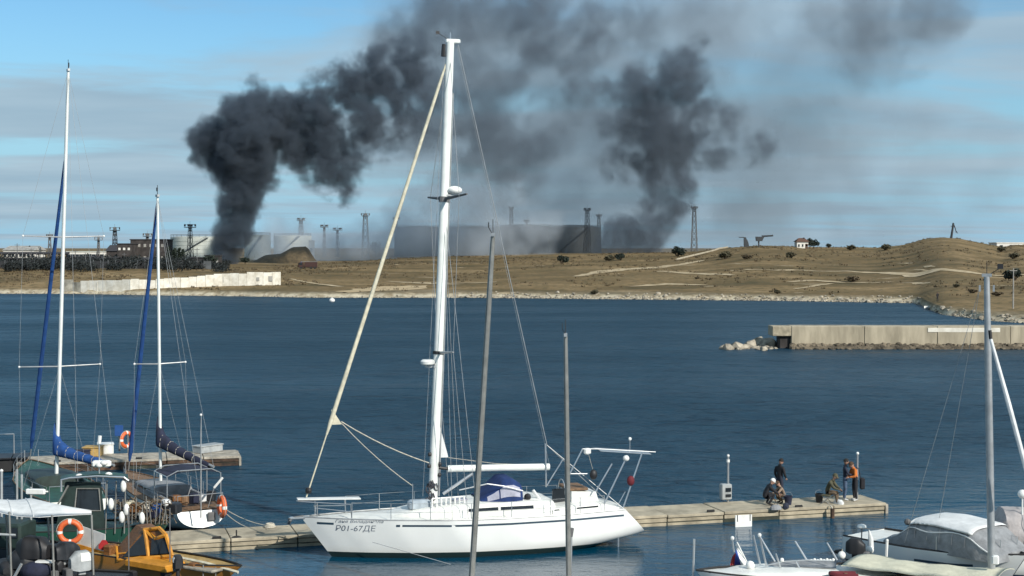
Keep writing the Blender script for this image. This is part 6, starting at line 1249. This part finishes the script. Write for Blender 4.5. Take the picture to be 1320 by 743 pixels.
# ------------------------------------------------------------------ smoke
def smoke(name, label, puffs, Y, vox, dens, albedo, nsc, erode, warp, thick=1.0, gain=2.2, seed=0.0, cat='smoke', soft=1.0):
    ps = []; rr = random.Random(int(seed * 10) + 1)
    for x, y, r, a in puffs:
        s = Y / F; dY = rr.uniform(-.35, .35) * r * s * thick; ps.append((P(x, y, Y + dY), r * s * 1.18, a))
    lo = Vector((min(p.x - r for p, r, a in ps), min(p.y - r * thick for p, r, a in ps), min(p.z - r for p, r, a in ps))) - Vector((2, 2, 1)); hi = Vector((max(p.x + r for p, r, a in ps), max(p.y + r * thick for p, r, a in ps), max(p.z + r for p, r, a in ps))) + Vector((2, 2, 2))
    org = Vector((ps[0][0].x, Y, ps[0][0].z)); me = bpy.data.meshes.new(name); me.from_pydata([(0, 0, 0)], [], []); ob = bpy.data.objects.new(name, me); C.objects.link(ob); ob.location = org
    g = bpy.data.node_groups.new(name, 'GeometryNodeTree'); g.interface.new_socket('Geometry', in_out='OUTPUT', socket_type='NodeSocketGeometry')
    L = g.links; pos = N(g, 'GeometryNodeInputPosition'); out = N(g, 'NodeGroupOutput')
    wnz = N(g, 'ShaderNodeTexNoise', Scale=nsc * .6, Detail=5.0, Roughness=.62); 
    ofs = N(g, 'ShaderNodeVectorMath', operation='ADD'); L.new(pos.outputs[0], ofs.inputs[0]); ofs.inputs[1].default_value = (seed * 13, seed * 7, seed * 3); L.new(ofs.outputs[0], wnz.inputs['Vector'])
    sb = N(g, 'ShaderNodeVectorMath', operation='SUBTRACT'); L.new(wnz.outputs['Color'], sb.inputs[0]); sb.inputs[1].default_value = (.5, .5, .5)
    sc = N(g, 'ShaderNodeVectorMath', operation='SCALE'); L.new(sb.outputs[0], sc.inputs[0]); sc.inputs['Scale'].default_value = warp
    wp = N(g, 'ShaderNodeVectorMath', operation='ADD'); L.new(pos.outputs[0], wp.inputs[0]); L.new(sc.outputs[0], wp.inputs[1])
    acc = None
    for p, r, a in ps:
        d = N(g, 'ShaderNodeVectorMath', operation='DISTANCE'); L.new(wp.outputs[0], d.inputs[0]); d.inputs[1].default_value = p - org
        m_ = N(g, 'ShaderNodeMapRange', interpolation_type='SMOOTHSTEP'); L.new(d.outputs['Value'], m_.inputs[0]); m_.inputs[1].default_value = r * .3; m_.inputs[2].default_value = r * 1.3; m_.inputs[3].default_value = a; m_.inputs[4].default_value = 0
        if acc is None: acc = m_.outputs[0]
        else:
            q = N(g, 'ShaderNodeMath', operation='SMOOTH_MAX'); L.new(acc, q.inputs[0]); L.new(m_.outputs[0], q.inputs[1]); q.inputs[2].default_value = .08; acc = q.outputs[0]
    fn = N(g, 'ShaderNodeTexNoise', Scale=nsc * 1.3, Detail=7.0, Roughness=.62); L.new(ofs.outputs[0], fn.inputs['Vector'])
    er = N(g, 'ShaderNodeMath', operation='MULTIPLY_ADD'); L.new(fn.outputs[0], er.inputs[0]); er.inputs[1].default_value = erode * 4; er.inputs[2].default_value = .30 - erode * 2
    em = N(g, 'ShaderNodeMath', operation='MAXIMUM'); L.new(er.outputs[0], em.inputs[0]); em.inputs[1].default_value = .1
    df = N(g, 'ShaderNodeMath', operation='SUBTRACT'); L.new(acc, df.inputs[0]); L.new(em.outputs[0], df.inputs[1])
    gn_ = N(g, 'ShaderNodeMath', operation='MULTIPLY', use_clamp=True); L.new(df.outputs[0], gn_.inputs[0]); gn_.inputs[1].default_value = gain
    n3_ = N(g, 'ShaderNodeTexNoise', Scale=nsc * 3.2, Detail=5.0, Roughness=.65); L.new(wp.outputs[0], n3_.inputs['Vector'])
    v3 = N(g, 'ShaderNodeMapRange'); L.new(n3_.outputs[0], v3.inputs[0]); v3.inputs[1].default_value = .3; v3.inputs[2].default_value = .7; v3.inputs[3].default_value = .25; v3.inputs[4].default_value = 1.6
    pw = N(g, 'ShaderNodeMath', operation='POWER'); L.new(gn_.outputs[0], pw.inputs[0]); pw.inputs[1].default_value = soft
    dm = N(g, 'ShaderNodeMath', operation='MULTIPLY'); L.new(pw.outputs[0], dm.inputs[0]); L.new(v3.outputs[0], dm.inputs[1])
    ds = N(g, 'ShaderNodeMath', operation='MULTIPLY'); L.new(dm.outputs[0], ds.inputs[0]); ds.inputs[1].default_value = dens
    vc = N(g, 'GeometryNodeVolumeCube'); L.new(ds.outputs[0], vc.inputs['Density']); a, b_ = lo - org, hi - org; vc.inputs['Min'].default_value = a; vc.inputs['Max'].default_value = b_
    for k, ax in enumerate('XYZ'): vc.inputs['Resolution ' + ax].default_value = max(8, min(420, int((b_[k] - a[k]) / vox)))
    vm = bpy.data.materials.new(name); vm.use_nodes = True; nt = vm.node_tree; nt.nodes.clear(); o2 = N(nt, 'ShaderNodeOutputMaterial'); pv = N(nt, 'ShaderNodeVolumePrincipled'); pv.inputs['Color'].default_value = (*albedo, 1); pv.inputs['Density'].default_value = 1.0; pv.inputs['Anisotropy'].default_value = 0.1; nt.links.new(pv.outputs[0], o2.inputs['Volume'])
    smn = N(g, 'GeometryNodeSetMaterial'); smn.inputs['Material'].default_value = vm; L.new(vc.outputs[0], smn.inputs['Geometry']); L.new(smn.outputs[0], out.inputs[0])
    me.materials.append(vm); md = ob.modifiers.new('smoke_field', 'NODES'); md.node_group = g
    return tag(ob, label, cat, kind='stuff')
PL1 = [(289, 344, 15, 1.7), (290, 332, 17, 1.7), (293, 318, 19, 1.6), (298, 302, 21, 1.5), (303, 286, 23, 1.4), (306, 267, 25, 1.3), (314, 247, 30, 1.25), (322, 224, 36, 1.2), (302, 202, 40, 1.2), (284, 182, 34, 1.15), (264, 182, 24, 1.05), (258, 200, 18, .9), (322, 180, 46, 1.2), (347, 164, 40, 1.1), (318, 142, 34, 1.0), (322, 112, 20, .65), (374, 150, 38, .98), (402, 158, 40, .9), (386, 190, 38, .9), (420, 188, 42, .86), (430, 218, 38, .8), (444, 246, 24, .7), (405, 215, 30, .7), (420, 128, 40, .8), (452, 118, 44, .78), (484, 98, 44, .76), (468, 160, 46, .72), (518, 88, 46, .72), (524, 138, 46, .68), (460, 205, 30, .6), (500, 180, 36, .55)]
PL1B = [(520, 110, 48, .72), (560, 110, 54, .74), (552, 165, 48, .66), (590, 80, 52, .7), (606, 150, 48, .82), (640, 172, 46, .98), (678, 190, 44, .95), (650, 214, 40, .85), (614, 195, 44, .74), (704, 186, 28, .75), (560, 24, 46, .8), (574, 4, 40, .95), (520, 40, 38, .66), (620, 22, 56, .7), (690, 28, 64, .8), (716, 60, 52, .7), (760, 40, 54, .7), (655, 105, 52, .6), (736, 112, 52, .64), (765, 80, 28, .75), (648, 252, 28, .62), (690, 240, 30, .6), (500, 60, 36, .6), (820, 30, 46, .62), (730, 160, 40, .55), (580, 215, 36, .55)]
PL2 = [(772, 322, 10, 1.35), (782, 314, 13, 1.35), (796, 305, 17, 1.3), (812, 298, 20, 1.25), (830, 320, 14, 1.4), (838, 310, 19, 1.35), (842, 298, 20, 1.2), (822, 282, 20, .95), (805, 318, 14, .95), (858, 284, 22, 1.1), (871, 262, 25, 1.1), (882, 240, 23, 1.1), (852, 250, 28, .85), (832, 268, 22, .8), (842, 212, 38, .95), (872, 206, 36, 1.0), (798, 212, 30, .8), (852, 172, 46, 1.05), (882, 182, 40, 1.0), (840, 132, 44, 1.0), (880, 112, 38, 1.05), (888, 80, 26, 1.0), (862, 96, 36, 1.0), (822, 110, 36, .84), (792, 120, 30, .74), (902, 150, 36, .8), (922, 196, 32, .66), (938, 160, 34, .62), (975, 190, 34, .56), (900, 60, 26, .6), (810, 165, 34, .75), (785, 165, 28, .55)]
PL3 = [(1130, 26, 60, .85), (1186, 14, 50, .95), (1106, 78, 40, .8), (1225, 10, 40, .8), (1150, 74, 44, .7), (1090, 40, 40, .7), (900, 10, 44, .62), (940, 22, 40, .6), (1000, 15, 40, .5), (1050, 20, 40, .5)]
GR = [(318, 340, 16, .8), (345, 335, 28, .85), (335, 322, 22, .85), (360, 314, 30, .85), (395, 312, 34, .8), (385, 328, 38, .9), (430, 325, 42, .95), (480, 320, 44, .98), (530, 312, 46, 1.0), (575, 312, 42, .95), (618, 320, 38, .85), (655, 326, 32, .75), (700, 332, 24, .7), (740, 336, 18, .6), (560, 270, 44, .62), (610, 262, 44, .62), (520, 285, 36, .7), (690, 290, 40, .6), (640, 300, 34, .66), (660, 255, 40, .55)]
VEIL = [(560, 140, 130, .75), (640, 60, 160, .8), (700, 220, 140, .8), (780, 120, 150, .8), (620, 250, 100, .8), (830, 230, 140, .8), (900, 140, 140, .75), (980, 220, 140, .75), (1020, 120, 120, .65), (900, 30, 130, .65), (470, 180, 70, .5), (1080, 230, 110, .62), (1160, 180, 110, .55), (1180, 260, 90, .55), (1120, 60, 110, .6), (1260, 220, 90, .5)]
PL1 = [(x, y, r, a if x < 360 else a * interp(x, [360, 420, 530], [.95, .8, .74])) for x, y, r, a in PL1]
PL2 = [(x, y, r * (1.15 if y > 290 else .95), a * (1.25 if y > 290 else .93)) for x, y, r, a in PL2]
smoke('black_smoke', 'dense black smoke column billowing from behind the white wall', PL1, 520, .45, .36, (.17, .21, .26), .10, .78, 9.0, 1.0, 2.2, 1.0, soft=1.4)
smoke('drifting_smoke', 'grey smoke bank drifting behind the white mast', PL1B, 560, .8, .10, (.26, .31, .37), .06, .8, 14.0, 1.0, 1.5, 2.0, soft=1.2)
smoke('dark_smoke', 'second dark smoke column rising right of the tanks', PL2, 640, .65, .15, (.20, .24, .29), .08, .78, 11.0, 1.0, 1.8, 3.0, soft=1.3)
smoke('high_smoke', 'thin smoke high in the sky at the upper right', PL3, 640, 1.1, .045, (.32, .37, .43), .045, .75, 18.0, 1.0, 1.4, 4.0)
smoke('ground_smoke', 'pale grey smoke hanging over the ground before the tanks', GR, 610, 1.0, .10, (.78, .84, .90), .045, .42, 14.0, .8, 1.3, 5.0)
smoke('smoke_veil', 'thin grey veil of smoke across the sky', VEIL, 700, 2.4, .024, (.44, .50, .56), .022, .42, 26.0, .6, 1.3, 6.0)
